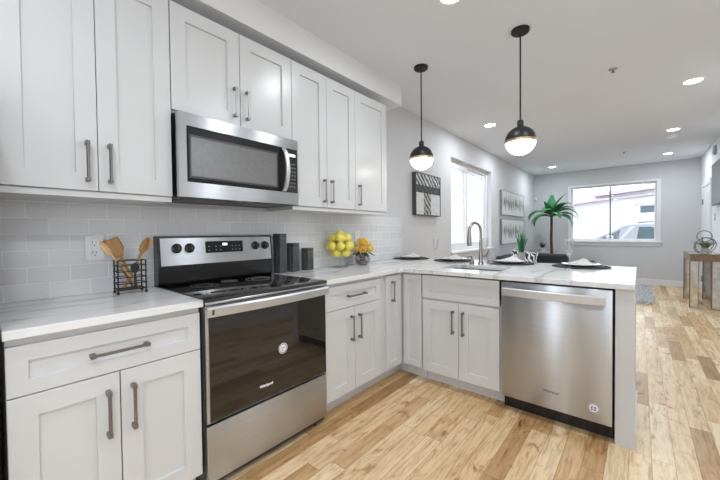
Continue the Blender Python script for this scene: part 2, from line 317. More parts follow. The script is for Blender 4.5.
# ------------------------------------------------------------------ mesh helpers
class MB:
    """collects shapes; build() links them as one mesh object"""
    def __init__(s): s.bm = bmesh.new()
    def box(s, x0, x1, y0, y1, z0, z1, bev=0.0, seg=1):
        t = bmesh.new()
        v = [t.verts.new((x, y, z)) for x in (x0, x1) for y in (y0, y1) for z in (z0, z1)]
        for f in ((0, 1, 3, 2), (4, 6, 7, 5), (0, 4, 5, 1), (2, 3, 7, 6), (0, 2, 6, 4), (1, 5, 7, 3)):
            t.faces.new([v[i] for i in f])
        bmesh.ops.recalc_face_normals(t, faces=t.faces)
        if bev > 0: bmesh.ops.bevel(t, geom=list(t.edges), offset=bev, segments=seg, affect='EDGES', profile=.5, clamp_overlap=True)
        s.merge(t); return s
    def merge(s, t, mat=None):
        if mat: bmesh.ops.transform(t, matrix=mat, verts=t.verts)
        vm = {v: s.bm.verts.new(v.co) for v in t.verts}
        for f in t.faces:
            try: s.bm.faces.new([vm[v] for v in f.verts])
            except ValueError: pass
        t.free()
    def lathe(s, prof, c=(0, 0, 0), seg=24, axis='z', ry=1.0):
        """prof: [(radius, height)...]"""
        c = Vector(c); rings = []
        for r, h in prof:
            if r < 1e-6: rings.append([s.bm.verts.new(s._ax(0, 0, h, axis)+c)]); continue
            rings.append([s.bm.verts.new(s._ax(r*math.cos(2*PI*i/seg), r*ry*math.sin(2*PI*i/seg), h, axis)+c) for i in range(seg)])
        for a, b in zip(rings, rings[1:]):
            for i in range(seg):
                j = (i+1) % seg
                if len(a) == 1 and len(b) == 1: continue
                if len(a) == 1: q = (a[0], b[j], b[i])
                elif len(b) == 1: q = (a[i], a[j], b[0])
                else: q = (a[i], a[j], b[j], b[i])
                try: s.bm.faces.new(q)
                except ValueError: pass
        return s
    @staticmethod
    def _ax(x, y, z, axis):
        return Vector((x, y, z)) if axis == 'z' else (Vector((z, x, y)) if axis == 'x' else Vector((x, z, -y)))
    def cyl(s, c, r, h, seg=24, axis='z', r2=None):
        r2 = r if r2 is None else r2
        return s.lathe([(0, 0), (r, 0), (r2, h), (0, h)], c, seg, axis)
    def sphere(s, c, r, seg=20, rings=12, sz=(1, 1, 1)):
        t = bmesh.new(); bmesh.ops.create_uvsphere(t, u_segments=seg, v_segments=rings, radius=r)
        s.merge(t, Matrix.Translation(c) @ Matrix.Diagonal((*sz, 1))); return s
    def tube(s, pts, r, seg=10, closed=False, cap=True):
        pts = [Vector(p) for p in pts]; n = len(pts)
        rad = r if isinstance(r, (list, tuple)) else [r]*n
        rings = []; prev = None
        for i, p in enumerate(pts):
            if closed: d = (pts[(i+1) % n]-pts[i-1]).normalized()
            else: d = (pts[min(i+1, n-1)]-pts[max(i-1, 0)]).normalized()
            if prev is None:
                a = Vector((0, 0, 1)) if abs(d.z) < .9 else Vector((1, 0, 0)); u = d.cross(a).normalized()
            else:
                u = prev - d*prev.dot(d)
                u = u.normalized() if u.length > 1e-6 else prev
            prev = u; q = d.cross(u)
            rings.append([s.bm.verts.new(p+(u*math.cos(2*PI*k/seg)+q*math.sin(2*PI*k/seg))*rad[i]) for k in range(seg)])
        rng = range(n) if closed else range(n-1)
        for i in rng:
            a, b = rings[i], rings[(i+1) % n]
            for k in range(seg):
                s.bm.faces.new((a[k], a[(k+1) % seg], b[(k+1) % seg], b[k]))
        if cap and not closed:
            s.bm.faces.new(rings[0][::-1]); s.bm.faces.new(rings[-1])
        return s
    def cells(s, ax, us, vs, solid, w0, w1):
        """slab with holes: axis ax normal, cut lists us/vs in the other two axes (in x,y,z order)"""
        def P(u, v, w):
            return {'x': (w, u, v), 'y': (u, w, v), 'z': (u, v, w)}[ax]
        nu, nv = len(us)-1, len(vs)-1; V = {}
        def vert(i, j, k):
            if (i, j, k) not in V: V[i, j, k] = s.bm.verts.new(P(us[i], vs[j], (w0, w1)[k]))
            return V[i, j, k]
        S = lambda i, j: 0 <= i < nu and 0 <= j < nv and solid(i, j)
        for i in range(nu):
            for j in range(nv):
                if not S(i, j): continue
                for k in (0, 1): s.bm.faces.new([vert(i, j, k), vert(i+1, j, k), vert(i+1, j+1, k), vert(i, j+1, k)])
                for di, dj, a, b in ((-1, 0, (i, j), (i, j+1)), (1, 0, (i+1, j), (i+1, j+1)), (0, -1, (i, j), (i+1, j)), (0, 1, (i, j+1), (i+1, j+1))):
                    if not S(i+di, j+dj): s.bm.faces.new([vert(*a, 0), vert(*b, 0), vert(*b, 1), vert(*a, 1)])
        return s
    def poly(s, pts, ext):
        """prism: closed outline pts (3D, flat) pushed along vector ext"""
        a = [s.bm.verts.new(p) for p in pts]; b = [s.bm.verts.new(Vector(p)+Vector(ext)) for p in pts]
        s.bm.faces.new(a); s.bm.faces.new(b[::-1]); n = len(a)
        for i in range(n): s.bm.faces.new((a[i], b[i], b[(i+1) % n], a[(i+1) % n]))
        return s
    def quad(s, *p):
        s.bm.faces.new([s.bm.verts.new(q) for q in p]); return s
    def xf(s, m): bmesh.ops.transform(s.bm, matrix=m, verts=s.bm.verts); return s
    def build(s, name, mat, parent=None, smooth=True, sub=0, recalc=True, solid=0, loc=None, ang=35):
        if recalc: bmesh.ops.recalc_face_normals(s.bm, faces=s.bm.faces)
        me = bpy.data.meshes.new(name); s.bm.to_mesh(me); s.bm.free()
        me.materials.append(mat)
        if smooth:
            me.polygons.foreach_set('use_smooth', [True]*len(me.polygons)); me.set_sharp_from_angle(angle=R(ang))
        o = bpy.data.objects.new(name, me); COL.objects.link(o)
        if parent: o.parent = parent
        if loc is not None: o.location = loc
        if solid:
            md = o.modifiers.new('solid', 'SOLIDIFY'); md.thickness = solid; md.offset = 0
        if sub:
            md = o.modifiers.new('sub', 'SUBSURF'); md.levels = sub; md.render_levels = sub
        return o
def struct(o, label=None):
    o['kind'] = 'structure'
    if label: o['label'] = label
    return o
def tag(o, label, cat, group=None, kind=None):
    o['label'] = label; o['category'] = cat
    if group: o['group'] = group
    if kind: o['kind'] = kind
    return o
def thing(name, label, cat, loc=(0, 0, 0), rz=0.0, group=None):
    o = bpy.data.objects.new(name, None); COL.objects.link(o); o.empty_display_size = .05
    o.location = loc; o.rotation_euler = (0, 0, rz)
    return tag(o, label, cat, group)
def dup(root, loc, rz=0.0, label=None, group=None):
    r = root.copy(); COL.objects.link(r); r.location = loc; r.rotation_euler = (0, 0, rz)
    if label: r['label'] = label
    if group: r['group'] = group
    for ch in list(root.children):
        c = ch.copy(); COL.objects.link(c); c.parent = r
        for g in list(ch.children):
            d = g.copy(); COL.objects.link(d); d.parent = c
    return r
def text_obj(name, s, size, mat, parent, loc, rot, ext=.0004, bold=0.0, fit=None):
    cu = bpy.data.curves.new(name, 'FONT'); cu.body = s; cu.size = size; cu.extrude = ext; cu.offset = bold
    cu.align_x = 'CENTER'; cu.align_y = 'CENTER'
    t = bpy.data.objects.new(name+'_curve', cu); COL.objects.link(t)
    dg = bpy.context.evaluated_depsgraph_get(); me = bpy.data.meshes.new_from_object(t.evaluated_get(dg))
    bpy.data.objects.remove(t); bpy.data.curves.remove(cu)
    me.materials.clear(); me.materials.append(mat)
    o = bpy.data.objects.new(name, me); COL.objects.link(o); o.parent = parent
    o.location = loc; o.rotation_euler = rot
    return o

# ------------------------------------------------------------------ room shell
struct(MB().box(-.2, XW+.2, YB-.2, YF+.2, -.12, 0).build('floor', M['floor']))
struct(MB().box(-.2, XW+.2, YB-.2, YF+.2, ZC, ZC+.15).build('ceiling', M['ceil']))
WY0, WY1, WZ0, WZ1 = 3.97, 5.72, .915, 2.345          # side window opening
struct(MB().cells('x', [YB, WY0, WY1, YF+.2], [0, WZ0, WZ1, ZC], lambda i, j: not (i == 1 and j == 1), -.2, 0).build('wall_left', M['wall'], smooth=False))
FX0, FX1, FZ0, FZ1 = .84, 2.43, .965, 2.29            # far window opening
struct(MB().cells('y', [0, FX0, FX1, XW], [0, FZ0, FZ1, ZC], lambda i, j: not (i == 1 and j == 1), YF, YF+.2).build('wall_far', M['wall'], smooth=False))
RY0, RY1, RZ0, RZ1 = -2.6, -.8, .6, 2.15            # unseen opening added in the right wall to let in fill daylight
struct(MB().cells('x', [YB, RY0, RY1, YF+.2], [0, RZ0, RZ1, ZC], lambda i, j: not (i == 1 and j == 1), XW, XW+.2).build('wall_right', M['wallwhite'], smooth=False))
BX0, BX1, BZ1 = .55, 1.40, 2.14                       # unseen door opening added behind the camera for daylight and steel reflections
struct(MB().cells('y', [0, BX0, BX1, XW], [0, BZ1, ZC], lambda i, j: not (i == 1 and j == 0), YB-.2, YB).build('wall_back', M['backwall'], smooth=False))
struct(MB().box(0, .305, YB, 2.18, 2.50, ZC).build('ceiling_soffit', M['wallwhite'], smooth=False))
struct(MB().box(0, .009, YB, 2.60, CT+.0005, 1.385).build('wall_tile', M['tile'], smooth=False), 'grey glass subway tile backsplash')
def baseboard(name, x0, x1, y0, y1):
    struct(MB().box(x0, x1, y0, y1, 0, .125, .004).build(name, M['trim']))
baseboard('baseboard_far', .0, XW, YF-.016, YF)
baseboard('baseboard_left', 0, .016, 2.34, YF-.016)
baseboard('baseboard_right', XW-.016, XW, 8.68, YF-.016)
baseboard('baseboard_right', XW-.016, XW, YB, 7.62)

# side window (deep reveal, white slider)
wo = thing('window_1', 'tall white sliding window in the left wall', 'window'); wo['kind'] = 'structure'
fr = MB()
fr.cells('x', [WY0, WY0+.05, WY1-.05, WY1], [WZ0, WZ0+.055, WZ1-.055, WZ1], lambda i, j: not (i == 1 and j == 1), -.16, -.08)
fr.build('window_frame', M['trim'], wo, smooth=False)
sash = MB()
for a, b, x in ((WY0+.05, 4.77, -.115), (4.69, WY1-.05, -.15)):
    sash.cells('x', [a, a+.06, b-.06, b], [WZ0+.055, WZ0+.12, WZ1-.12, WZ1-.055], lambda i, j: not (i == 1 and j == 1), x, x+.035)
sash.build('sash', M['trim'], wo, smooth=False)
MB().box(-.10, -.096, WY0+.1, 4.72, WZ0+.11, WZ1-.11).build('pane', M['pane'], wo, smooth=False)
MB().box(-.135, -.131, 4.74, WY1-.1, WZ0+.11, WZ1-.11).build('pane', M['pane'], wo, smooth=False)
MB().box(-.08, .03, WY0-.03, WY1+.03, WZ0-.03, WZ0+.004, .004).build('window_sill', M['trim'], wo)
# far window
wo = thing('window_2', 'wide white front window in the far wall', 'window'); wo['kind'] = 'structure'
c = .065
MB().cells('y', [FX0-c, FX0, FX1, FX1+c], [FZ0, FZ1, FZ1+c*.7], lambda i, j: not (i == 1 and j == 0), YF-.018, YF+.0).build('casing', M['trim'], wo, smooth=False)
MB().box(FX0-.10, FX1+.10, YF-.06, YF+.06, FZ0-.03, FZ0+.002, .004).build('window_sill', M['trim'], wo)
MB().box(FX0-.07, FX1+.07, YF-.02, YF, FZ0-.11, FZ0-.03, .003).build('apron', M['trim'], wo)
MB().cells('y', [FX0, FX0+.035, FX1-.035, FX1], [FZ0+.002, FZ0+.05, FZ1-.035, FZ1], lambda i, j: not (i == 1 and j == 1), YF+.06, YF+.12).build('window_frame', M['trim'], wo, smooth=False)
MB().box(1.60, 1.628, YF+.07, YF+.11, FZ0+.05, FZ1-.035).build('mullion', M['grey'], wo, smooth=False)
MB().box(FX0+.03, FX1-.03, YF+.088, YF+.092, FZ0+.045, FZ1-.03).build('pane', M['pane'], wo, smooth=False)
# glazed door added in the back wall as an unseen daylight source
do = thing('added_door', 'added white glazed door behind the camera, letting in daylight', 'door'); do['kind'] = 'structure'
MB().cells('y', [BX0, BX0+.11, BX1-.11, BX1], [0, .22, BZ1-.11, BZ1], lambda i, j: not (i == 1 and j == 1), YB-.10, YB-.05).build('door_frame', M['trim'], do, smooth=False)
MB().box(BX0+.10, BX1-.10, YB-.08, YB-.075, .21, BZ1-.10).build('pane', M['pane'], do, smooth=False)
MB().cells('y', [BX0-.08, BX0, BX1, BX1+.08], [0, BZ1, BZ1+.08], lambda i, j: not (i == 1 and j == 0), YB, YB+.018).build('casing', M['trim'], do, smooth=False)
wo = thing('added_window', 'added white window in the right wall beside the camera, letting in fill daylight', 'window'); wo['kind'] = 'structure'  # unseen window added to brighten the cabinets and backsplash
MB().cells('x', [RY0, RY0+.05, -1.75, -1.70, RY1-.05, RY1], [RZ0, RZ0+.05, RZ1-.05, RZ1], lambda i, j: not (i in (1, 3) and j == 1), XW+.08, XW+.13).build('window_frame', M['trim'], wo, smooth=False)
MB().box(XW+.10, XW+.105, RY0+.04, RY1-.04, RZ0+.04, RZ1-.04).build('pane', M['pane'], wo, smooth=False)
MB().box(XW-.03, XW+.08, RY0-.04, RY1+.04, RZ0-.03, RZ0+.002, .004).build('window_sill', M['trim'], wo)
# door in the right wall
do = thing('door_1', 'white door with grey hinges in the right wall', 'door'); do['kind'] = 'structure'
DY0, DY1, DZ = 7.72, 8.58, 2.03
dm = MB().box(XW-.012, XW-.001, DY0, DY1, .01, DZ, .002)
for z0, z1 in ((.2, .95), (1.08, 1.88)):
    for a, b in ((DY0+.1, 8.10), (8.20, DY1-.1)):
        dm.box(XW-.018, XW-.011, a, b, z0, z1, .004)
dm.build('door_panel', M['trim'], do)
MB().cells('x', [DY0-.085, DY0, DY1, DY1+.085], [0, DZ, DZ+.085], lambda i, j: not (i == 1 and j == 0), XW-.024, XW-.0005).build('casing', M['trim'], do, smooth=False)
for z in (.25, 1.02, 1.75):
    MB().cyl((XW-.02, DY1-.004, z-.05), .011, .1, 10).build('hinge', M['grey'], do)
kn = MB().lathe([(0, 0), (.03, 0), (.03, -.008), (.012, -.012), (.012, -.035), (.028, -.045), (.03, -.06), (.018, -.07), (0, -.07)], (XW-.012, DY0+.07, .95), 16, 'x')
kn.build('door_knob', M['nickel'], do)

# ------------------------------------------------------------------ outside
struct(MB().box(-14, 16, YF+.2, 40, -.55, -.36).build('street', M['asphalt'], smooth=False))
struct(MB().box(-8, 12, -14, YB-.2, -.3, -.12).build('terrace', M['asphalt'], smooth=False))
struct(MB().box(-14, -.2, YB-.2, YF+.2, -.5, -.36).build('ground', M['asphalt'], smooth=False))
def house():
    o = thing('house', 'white house across the street with faded red roof edge', 'house', (0, 21, -.36))
    MB().poly([(-4, 0, 0), (9, 0, 0), (9, 0, 4.3), (-4, 0, 3.0)], (0, 6, 0)).build('wall', M['facade'], o, smooth=False)
    f = MB().cells('y', [2.05, 2.15, 3.6, 3.7], [2.36, 2.44, 2.80, 2.88], lambda i, j: not (i == 1 and j == 1), -.06, 0).build('window', M['trim'], o, smooth=False)
    MB().box(2.14, 3.61, -.02, -.005, 2.43, 2.81).build('pane', M['carglass'], f, smooth=False)
    MB().box(2.0, 3.8, -.18, 0, 2.86, 2.93).build('window_hood', M['pot'], o, smooth=False)
    MB().poly([(-4, -.3, 2.72), (1.0, -.3, 3.20), (1.0, -.3, 3.28), (-4, -.3, 2.98)], (0, .3, 0)).build('porch_roof', M['pink'], o, smooth=False)
    MB().poly([(1.0, -.2, 3.20), (9, -.2, 3.72), (9, -.2, 3.78), (1.0, -.2, 3.28)], (0, .2, 0)).build('string_course', M['neutralgrey'], o, smooth=False)
    MB().poly([(.3, -.4, 3.38), (9, -.4, 4.15), (9, -.4, 4.75), (.3, -.4, 3.55)], (0, 6.5, 0)).build('roof', M['pink'], o, smooth=False)
house()
def neighbour():
    o = thing('neighbouring_house', 'pale sided house wall outside the left window', 'house', (-3.6, 5, -.36), 0)
    b = MB()
    for k in range(22): b.poly([(0, -9, k*.2), (.012, -9, k*.2), (.004, -9, k*.2+.2), (0, -9, k*.2+.2)], (0, 18, 0))
    b.box(-3, 0, -9, 9, 0, 4.4); b.build('wall', M['facade'], o, smooth=False)
    f = MB().cells('x', [-.6, -.5, .5, .6], [1.6, 1.7, 2.9, 3.0], lambda i, j: not (i == 1 and j == 1), .0, .07).build('window', M['trim'], o, smooth=False)
    MB().box(.032, .04, -.52, .52, 1.68, 2.92).build('pane', M['carglass'], f, smooth=False)
neighbour()
def car():
    # side profile in local x (length, nose towards -x), z up; body 1.85 deep in y
    o = thing('car', 'white sport utility car parked outside the far window', 'car', (0, 12.9, -.36))
    W = 1.86
    prof = [(-.25, .35), (-.32, .6), (-.28, .95), (-.1, 1.12), (.55, 1.24), (1.04, 1.32), (1.44, 1.60), (1.72, 1.755), (1.95, 1.80), (2.9, 1.83), (3.7, 1.80), (4.15, 1.72), (4.4, 1.25), (4.47, .95), (4.45, .5), (4.35, .35)]
    b = MB().poly([(x, 0, z) for x, z in prof], (0, W, 0))
    body = b.build('body', M['carpaint'], o, smooth=False)
    md = body.modifiers.new('bevel', 'BEVEL'); md.width = .05; md.segments = 3; md.limit_method = 'ANGLE'; md.angle_limit = R(40)
    def glass(pts, y, nm='side_window'):
        MB().poly([(x, y, z) for x, z in pts], (0, -.012, 0)).build(nm, M['carglass'], o, smooth=False)
    glass([(2.08, 1.29), (2.46, 1.27), (2.56, 1.30), (2.50, 1.62), (2.42, 1.68), (2.13, 1.68)], -.002)
    glass([(2.66, 1.29), (3.35, 1.30), (3.30, 1.66), (2.62, 1.68)], -.002)
    glass([(3.45, 1.31), (4.1, 1.33), (3.95, 1.62), (3.42, 1.66)], -.002)
    glass([(1.20, 1.31), (1.62, 1.30), (1.66, 1.60)], -.002, 'quarter_window')
    MB().quad((1.05, .12, 1.335), (1.05, W-.12, 1.335), (1.70, W-.2, 1.755), (1.70, .2, 1.755)).build('windscreen', M['carglass'], o, smooth=False, solid=.02)
    for a, b_ in (((.95, 1.29), (1.73, 1.745)), ((1.62, 1.29), (1.93, 1.70))):
        MB().poly([(a[0], -.003, a[1]), (a[0]+.10, -.003, a[1]), (b_[0]+.10, -.003, b_[1]), (b_[0], -.003, b_[1])], (0, -.012, 0)).build('window_pillar', M['pot'], o, smooth=False)
    MB().box(-.2, 1.0, -.012, .0, 1.19, 1.235).build('bonnet_seam', M['pot'], o, smooth=False)
    MB().box(2.1, 3.7, .18, .24, 1.80, 1.85, .01).build('roof_rail', M['cartrim'], o)
    MB().box(2.1, 3.7, W-.24, W-.18, 1.80, 1.86, .01).build('roof_rail', M['cartrim'], o)
    MB().box(1.30, 1.50, -.2, -.01, 1.28, 1.42, .03).build('wing_mirror', M['carpaint'], o)
    MB().box(2.5, 2.7, -.03, 0, 1.12, 1.16, .01).build('door_handle', M['cartrim'], o)
    for x in (.62, 3.55):
        for y in (-.02, W-.2):
            wl = MB().lathe([(0, 0), (.22, 0), (.33, .0), (.35, .03), (.35, .19), (.33, .22), (0, .22)], (x, y, .35), 28, 'y').build('wheel', M['rubber'], o)
            MB().lathe([(0, -.012), (.20, -.012), (.22, .0)], (x, y if y < 0 else y+.0, .35), 24, 'y').build('hub', M['nickel'], wl)
car()

# ------------------------------------------------------------------ cabinetry
def shaker(w, h, x0, z0, yf, t=.019, rail=.072, dep=.012):
    """panelled door or drawer front; front face at y=yf (towards -y)"""
    b = MB(); e = .0015
    X0, X1, Z0, Z1 = x0, x0+w, z0, z0+h
    def ring(d, y): return [b.bm.verts.new(p) for p in ((X0+d, y, Z0+d), (X1-d, y, Z0+d), (X1-d, y, Z1-d), (X0+d, y, Z1-d))]
    rs = [ring(0, yf+t), ring(0, yf+e), ring(e, yf), ring(rail, yf), ring(rail+.0015, yf+dep)]
    b.bm.faces.new(rs[0][::-1])
    for a, c in zip(rs, rs[1:]):
        for i in range(4): b.bm.faces.new((a[i], a[(i+1) % 4], c[(i+1) % 4], c[i]))
    b.bm.faces.new(rs[-1])
    return b
def bar_handle(c, length, vertical, parent, y):
    """bar pull on two square feet; c=(x,z) centre, y = door face"""
    b = MB(); x, z = c; h = length/2
    if vertical:
        b.box(x-.0055, x+.0055, y-.034, y-.024, z-h, z+h, .0025)
        for s in (-1, 1): b.box(x-.0075, x+.0075, y-.036, y, z+s*(h-.009)-.009, z+s*(h-.009)+.009, .002)
    else:
        b.box(x-h, x+h, y-.034, y-.024, z-.0055, z+.0055, .0025)
        for s in (-1, 1): b.box(x+s*(h-.009)-.009, x+s*(h-.009)+.009, y-.036, y, z-.0075, z+.0075, .002)
    return b.build('handle', M['nickel'], parent)
def base_cab(label, w, loc, rz, doors, drawer, drawer_handle=True, group='white base cabinets', depth=.58, toe=True, body_top=.8825):
    """local x to the right, y into the cabinet (door faces at y=0), z up"""
    o = thing('base_cabinet', label, 'cabinet', loc, rz, group)
    MB().box(0, w, .020, depth, .095, body_top, .001).build('body', M['cab'], o)
    MB().box(0, w, .09, .115, 0, .095).build('toe_kick', M['cabdark'], o, smooth=False)
    if drawer:
        x0, x1, z0, z1 = drawer
        d = shaker(x1-x0, z1-z0, x0, z0, 0, rail=.052).build('drawer', M['cab'], o)
        if drawer_handle: bar_handle(((x0+x1)/2, (z0+z1)/2), .19, False, d, 0)
    for x0, x1, z0, z1, hs in doors:
        d = shaker(x1-x0, z1-z0, x0, z0, 0).build('door', M['cab'], o)
        if hs == 'r': bar_handle((x1-.038, z1-.145), .175, True, d, 0)
        if hs == 'l': bar_handle((x0+.038, z1-.145), .175, True, d, 0)
    return o
# left of the range: local x = world y + .614
base_cab('white two-door base cabinet with long drawer, left of the range under the short worktop', .608, (.63, -.614, 0), PI/2,
         [(.0, .298, .11, .686, 'r'), (.302, .604, .11, .686, 'l')], (.0, .604, .690, .855))
base_cab('white two-door base cabinet with drawer, just right of the range', .612, (.63, .770, 0), PI/2,
         [(.006, .285, .11, .698, 'r'), (.289, .590, .11, .698, 'l')], (.006, .590, .702, .858))
# corner cabinet
o = thing('corner_cabinet', 'white corner base cabinet with folding door and one upright handle', 'cabinet', (0, 1.386, 0))
MB().cells('z', [.02, .61, .815], [0, .2965, .88], lambda i, j: not (i == 1 and j == 0), .095, .8825).build('body', M['cab'], o, smooth=False)
MB().cells('z', [.50, .54, .815], [0, .366, .395], lambda i, j: not (i == 1 and j == 0) and not (i == 0 and j == 9), 0, .095).build('toe_kick', M['cabdark'], o, smooth=False)
d = shaker(.212, .755, 0, .11, 0, rail=.055); d.xf(Matrix.Translation((.63, .050, 0)) @ Matrix.Rotation(PI/2, 4, 'Z'))
d = d.build('door', M['cab'], o)
h = bar_handle((.075, .738), .165, True, d, 0); h.matrix_local = Matrix.Translation((.63, .050, 0)) @ Matrix.Rotation(PI/2, 4, 'Z')
d = shaker(.168, .755, .644, .11, .2765, rail=.045).build('door', M['cab'], o)
# sink base, facing -y
base_cab('white sink base cabinet with blank drawer front, between corner cabinet and dishwasher', .612, (.822, 1.6625, 0), 0,
         [(.004, .302, .10, .676, 'r'), (.306, .600, .10, .676, 'l')], (.004, .600, .690, .872), drawer_handle=False, body_top=.70)
# peninsula end + back
o = thing('peninsula_end_panel', 'white end panel closing the peninsula beside the dishwasher', 'panel', (2.052, 1.655, 0))
MB().box(0, .086, 0, .66, 0, .883, .002).build('side_panel', M['cab'], o)
MB().box(-2.04, .0, .64, .66, 0, .883, .001).build('back_panel', M['cab'], o)
MB().box(.084, .095, .0, .66, 0, .09, .002).build('skirting', M['cab'], o)

# wall cabinets
def wall_cab(label, w, loc, doors, h, rail_light=True):
    o = thing('wall_cabinet', label, 'cabinet', loc, PI/2, 'white wall cabinets')
    MB().box(0, w, .020, .318, -.012, h, .001).build('body', M['cab'], o)
    if rail_light: MB().box(0, w, .010, .022, -.014, .013, .002).build('light_rail', M['cab'], o)
    for x0, x1, z0, z1, hs, hh in doors:
        d = shaker(x1-x0, z1-z0, x0, z0, 0, rail=.074).build('door', M['cab'], o)
        zc = z0+.125 if not hh else hh
        if hs == 'r': bar_handle((x1-.038, zc), .175, True, d, 0)
        if hs == 'l': bar_handle((x0+.038, zc), .175, True, d, 0)
    return o
XU = .331
wall_cab('tall white two-door wall cabinet left of the microwave', .607, (XU, -.611, 1.392), [(0, .304, .016, 1.014, 'r', .14), (.307, .607, .016, 1.014, 'l', .14)], 1.017)
wall_cab('short white two-door wall cabinet directly above the microwave', .762, (XU, .001, 1.856), [(.0, .379, 0, .551, 'r', .131), (.383, .762, 0, .551, 'l', .131)], .553, False)
wall_cab('tall white two-door wall cabinet just right of the microwave', .655, (XU, .767, 1.392), [(.0, .326, .016, 1.014, 'r', .14), (.329, .655, .016, 1.014, 'l', .14)], 1.017)
wall_cab('narrow white single-door wall cabinet at the end of the row', .448, (XU, 1.425, 1.392), [(.0, .448, .016, 1.014, 'l', .14)], 1.017)

# worktops
o = MB().box(.010, .655, -.620, -.002, CT-.031, CT, .002).build('worktop', M['quartz'])
tag(o, 'short white veined worktop left of the range, under the wooden spoons', 'worktop')
SX0, SX1, SY0, SY1 = .86, 1.36, 1.86, 2.22
wt = MB().cells('z', [.010, .655, SX0, SX1, 2.138], [.766, 1.640, SY0, SY1, 2.78],
                lambda i, j: (i == 0 or j > 0) and not (i == 2 and j == 2), CT-.031, CT).build('worktop', M['quartz'], smooth=False)
md = wt.modifiers.new('bevel', 'BEVEL'); md.width = .002; md.segments = 2; md.limit_method = 'ANGLE'; md.angle_limit = R(40)
tag(wt, 'long L-shaped white worktop with the sink, running out along the peninsula', 'worktop')

# sink, faucet, soap pump
o = thing('sink', 'undermount steel sink basin in the peninsula worktop', 'sink', ((SX0+SX1)/2, (SY0+SY1)/2, CT-.0315))
a, b_, dp = (SX1-SX0)/2, (SY1-SY0)/2, .17
bs = MB()
bs.cells('z', [-a-.02, -a+.004, a-.004, a+.02], [-b_-.02, -b_+.004, b_-.004, b_+.02], lambda i, j: not (i == 1 and j == 1), -.004, 0)
bs.cells('z', [-a+.003, -a+.0045, a-.0045, a-.003], [-b_+.003, -b_+.0045, b_-.0045, b_-.003], lambda i, j: not (i == 1 and j == 1), -dp, -.002)
bs.box(-a+.003, a-.003, -b_+.003, b_-.003, -dp-.003, -dp)
bs.build('basin', M['sinksteel'], o, smooth=False)
MB().lathe([(0, .001), (.02, .001), (.04, .004), (.045, 0)], (0, 0, -dp), 20).build('drain', M['chrome'], o)
o = thing('faucet', 'brushed steel gooseneck pull-down faucet behind the sink', 'faucet', (1.045, 2.34, CT))
MB().lathe([(0, 0), (.027, 0), (.027, .006), (.022, .012), (.019, .05), (.017, .12), (.0, .12)], (0, 0, 0), 20).build('base', M['chrome'], o)
dv = Vector((-.42, -.90, 0)).normalized(); rr = .068
pts = [(0, 0, .11), (0, 0, .2), (0, 0, .30)] + [tuple(dv*(rr-rr*math.cos(t))+Vector((0, 0, .30+rr*1.15*math.sin(t)))) for t in [PI*k/12 for k in range(1, 12)]] + [tuple(dv*2*rr+Vector((0, 0, .295)))]
MB().tube(pts, .0142, 14).build('spout', M['chrome'], o)
e = dv*2*rr
MB().lathe([(0, .30), (.0135, .30), (.016, .285), (.018, .25), (.021, .205), (.021, .18), (.018, .172), (0, .172)], (e.x, e.y, 0), 18).build('spray_head', M['chrome'], o)
MB().tube([(.018, 0, .07), (.045, 0, .075), (.065, -.005, .105), (.075, -.01, .13)], [.010, .009, .007, .006], 10).build('lever', M['chrome'], o)
o = thing('soap_dispenser', 'small steel soap pump standing left of the faucet', 'soap dispenser', (.965, 2.33, CT))
MB().lathe([(0, 0), (.024, 0), (.026, .006), (.024, .03), (.014, .038), (.011, .05), (0, .05)], (0, 0, 0), 18).build('base', M['chrome'], o)
MB().tube([(0, 0, .045), (0, 0, .068), (-.02, -.045, .066)], [.008, .009, .006], 10).build('nozzle', M['chrome'], o)

# ------------------------------------------------------------------ dishwasher
o = thing('dishwasher', 'stainless dishwasher with bar handle in the peninsula', 'dishwasher', (1.438, 1.64, 0))
MB().box(.003, .607, .030, .60, .10, .8825, .001).build('body', M['black'], o)
dr = MB().box(.004, .604, 0, .029, .098, .872, .004, 2).build('door', M['steel'], o)
MB().box(.004, .604, .006, .028, .8725, .8815, .001).build('control_strip', M['black'], o)
hb = MB()
n = 12
for k in range(n):   # towel-bar handle that bows out a little in the middle
    pass
prof = [(-.0, .0), (.0, .0)]
sec = []
xs = [.022+.552*k/16 for k in range(17)]
ring = []
for k, x in enumerate(xs):
    t = (k/16-.5)*2; bow = -.036-.016*(1-t*t)
    ring.append([hb.bm.verts.new(p) for p in ((x, bow, .786), (x, bow-.012, .790), (x, bow-.014, .834), (x, bow-.004, .840), (x, bow+.008, .838), (x, bow+.008, .788))])
for A, B in zip(ring, ring[1:]):
    for i in range(6): hb.bm.faces.new((A[i], A[(i+1) % 6], B[(i+1) % 6], B[i]))
hb.bm.faces.new(ring[0]); hb.bm.faces.new(ring[-1][::-1])
for x in (.026, .544): hb.box(x, x+.026, -.04, 0, .790, .836, .002)
hb.build('handle', M['barsteel'], dr)
MB().box(.004, .604, .07, .09, .0, .097).build('toe_panel', M['black'], o, smooth=False)
text_obj('logo', 'Whirlpool', .021, M['darkgrey'], dr, (.301, -.0006, .208), (PI/2, 0, 0), bold=.0003)
st = MB().cyl((.518, 0, .18), .029, -.0012, 28, 'y').build('sticker', M['sticker'], dr); st['label'] = 'round white sticker with dark ring'
rg = MB()
rg.lathe([(.0275, -.0014), (.024, -.0014)], (.518, 0, .18), 28, 'y'); rg.build('sticker_ring', M['grey'], st)
mk = MB()
for x, z in ((-.009, .004), (.006, .004), (-.009, -.009), (.006, -.009)): mk.box(.518+x-.004, .518+x+.005, -.0018, -.0012, .18+z-.004, .18+z+.004)
mk.build('sticker_marks', M['darkgrey'], st, smooth=False)

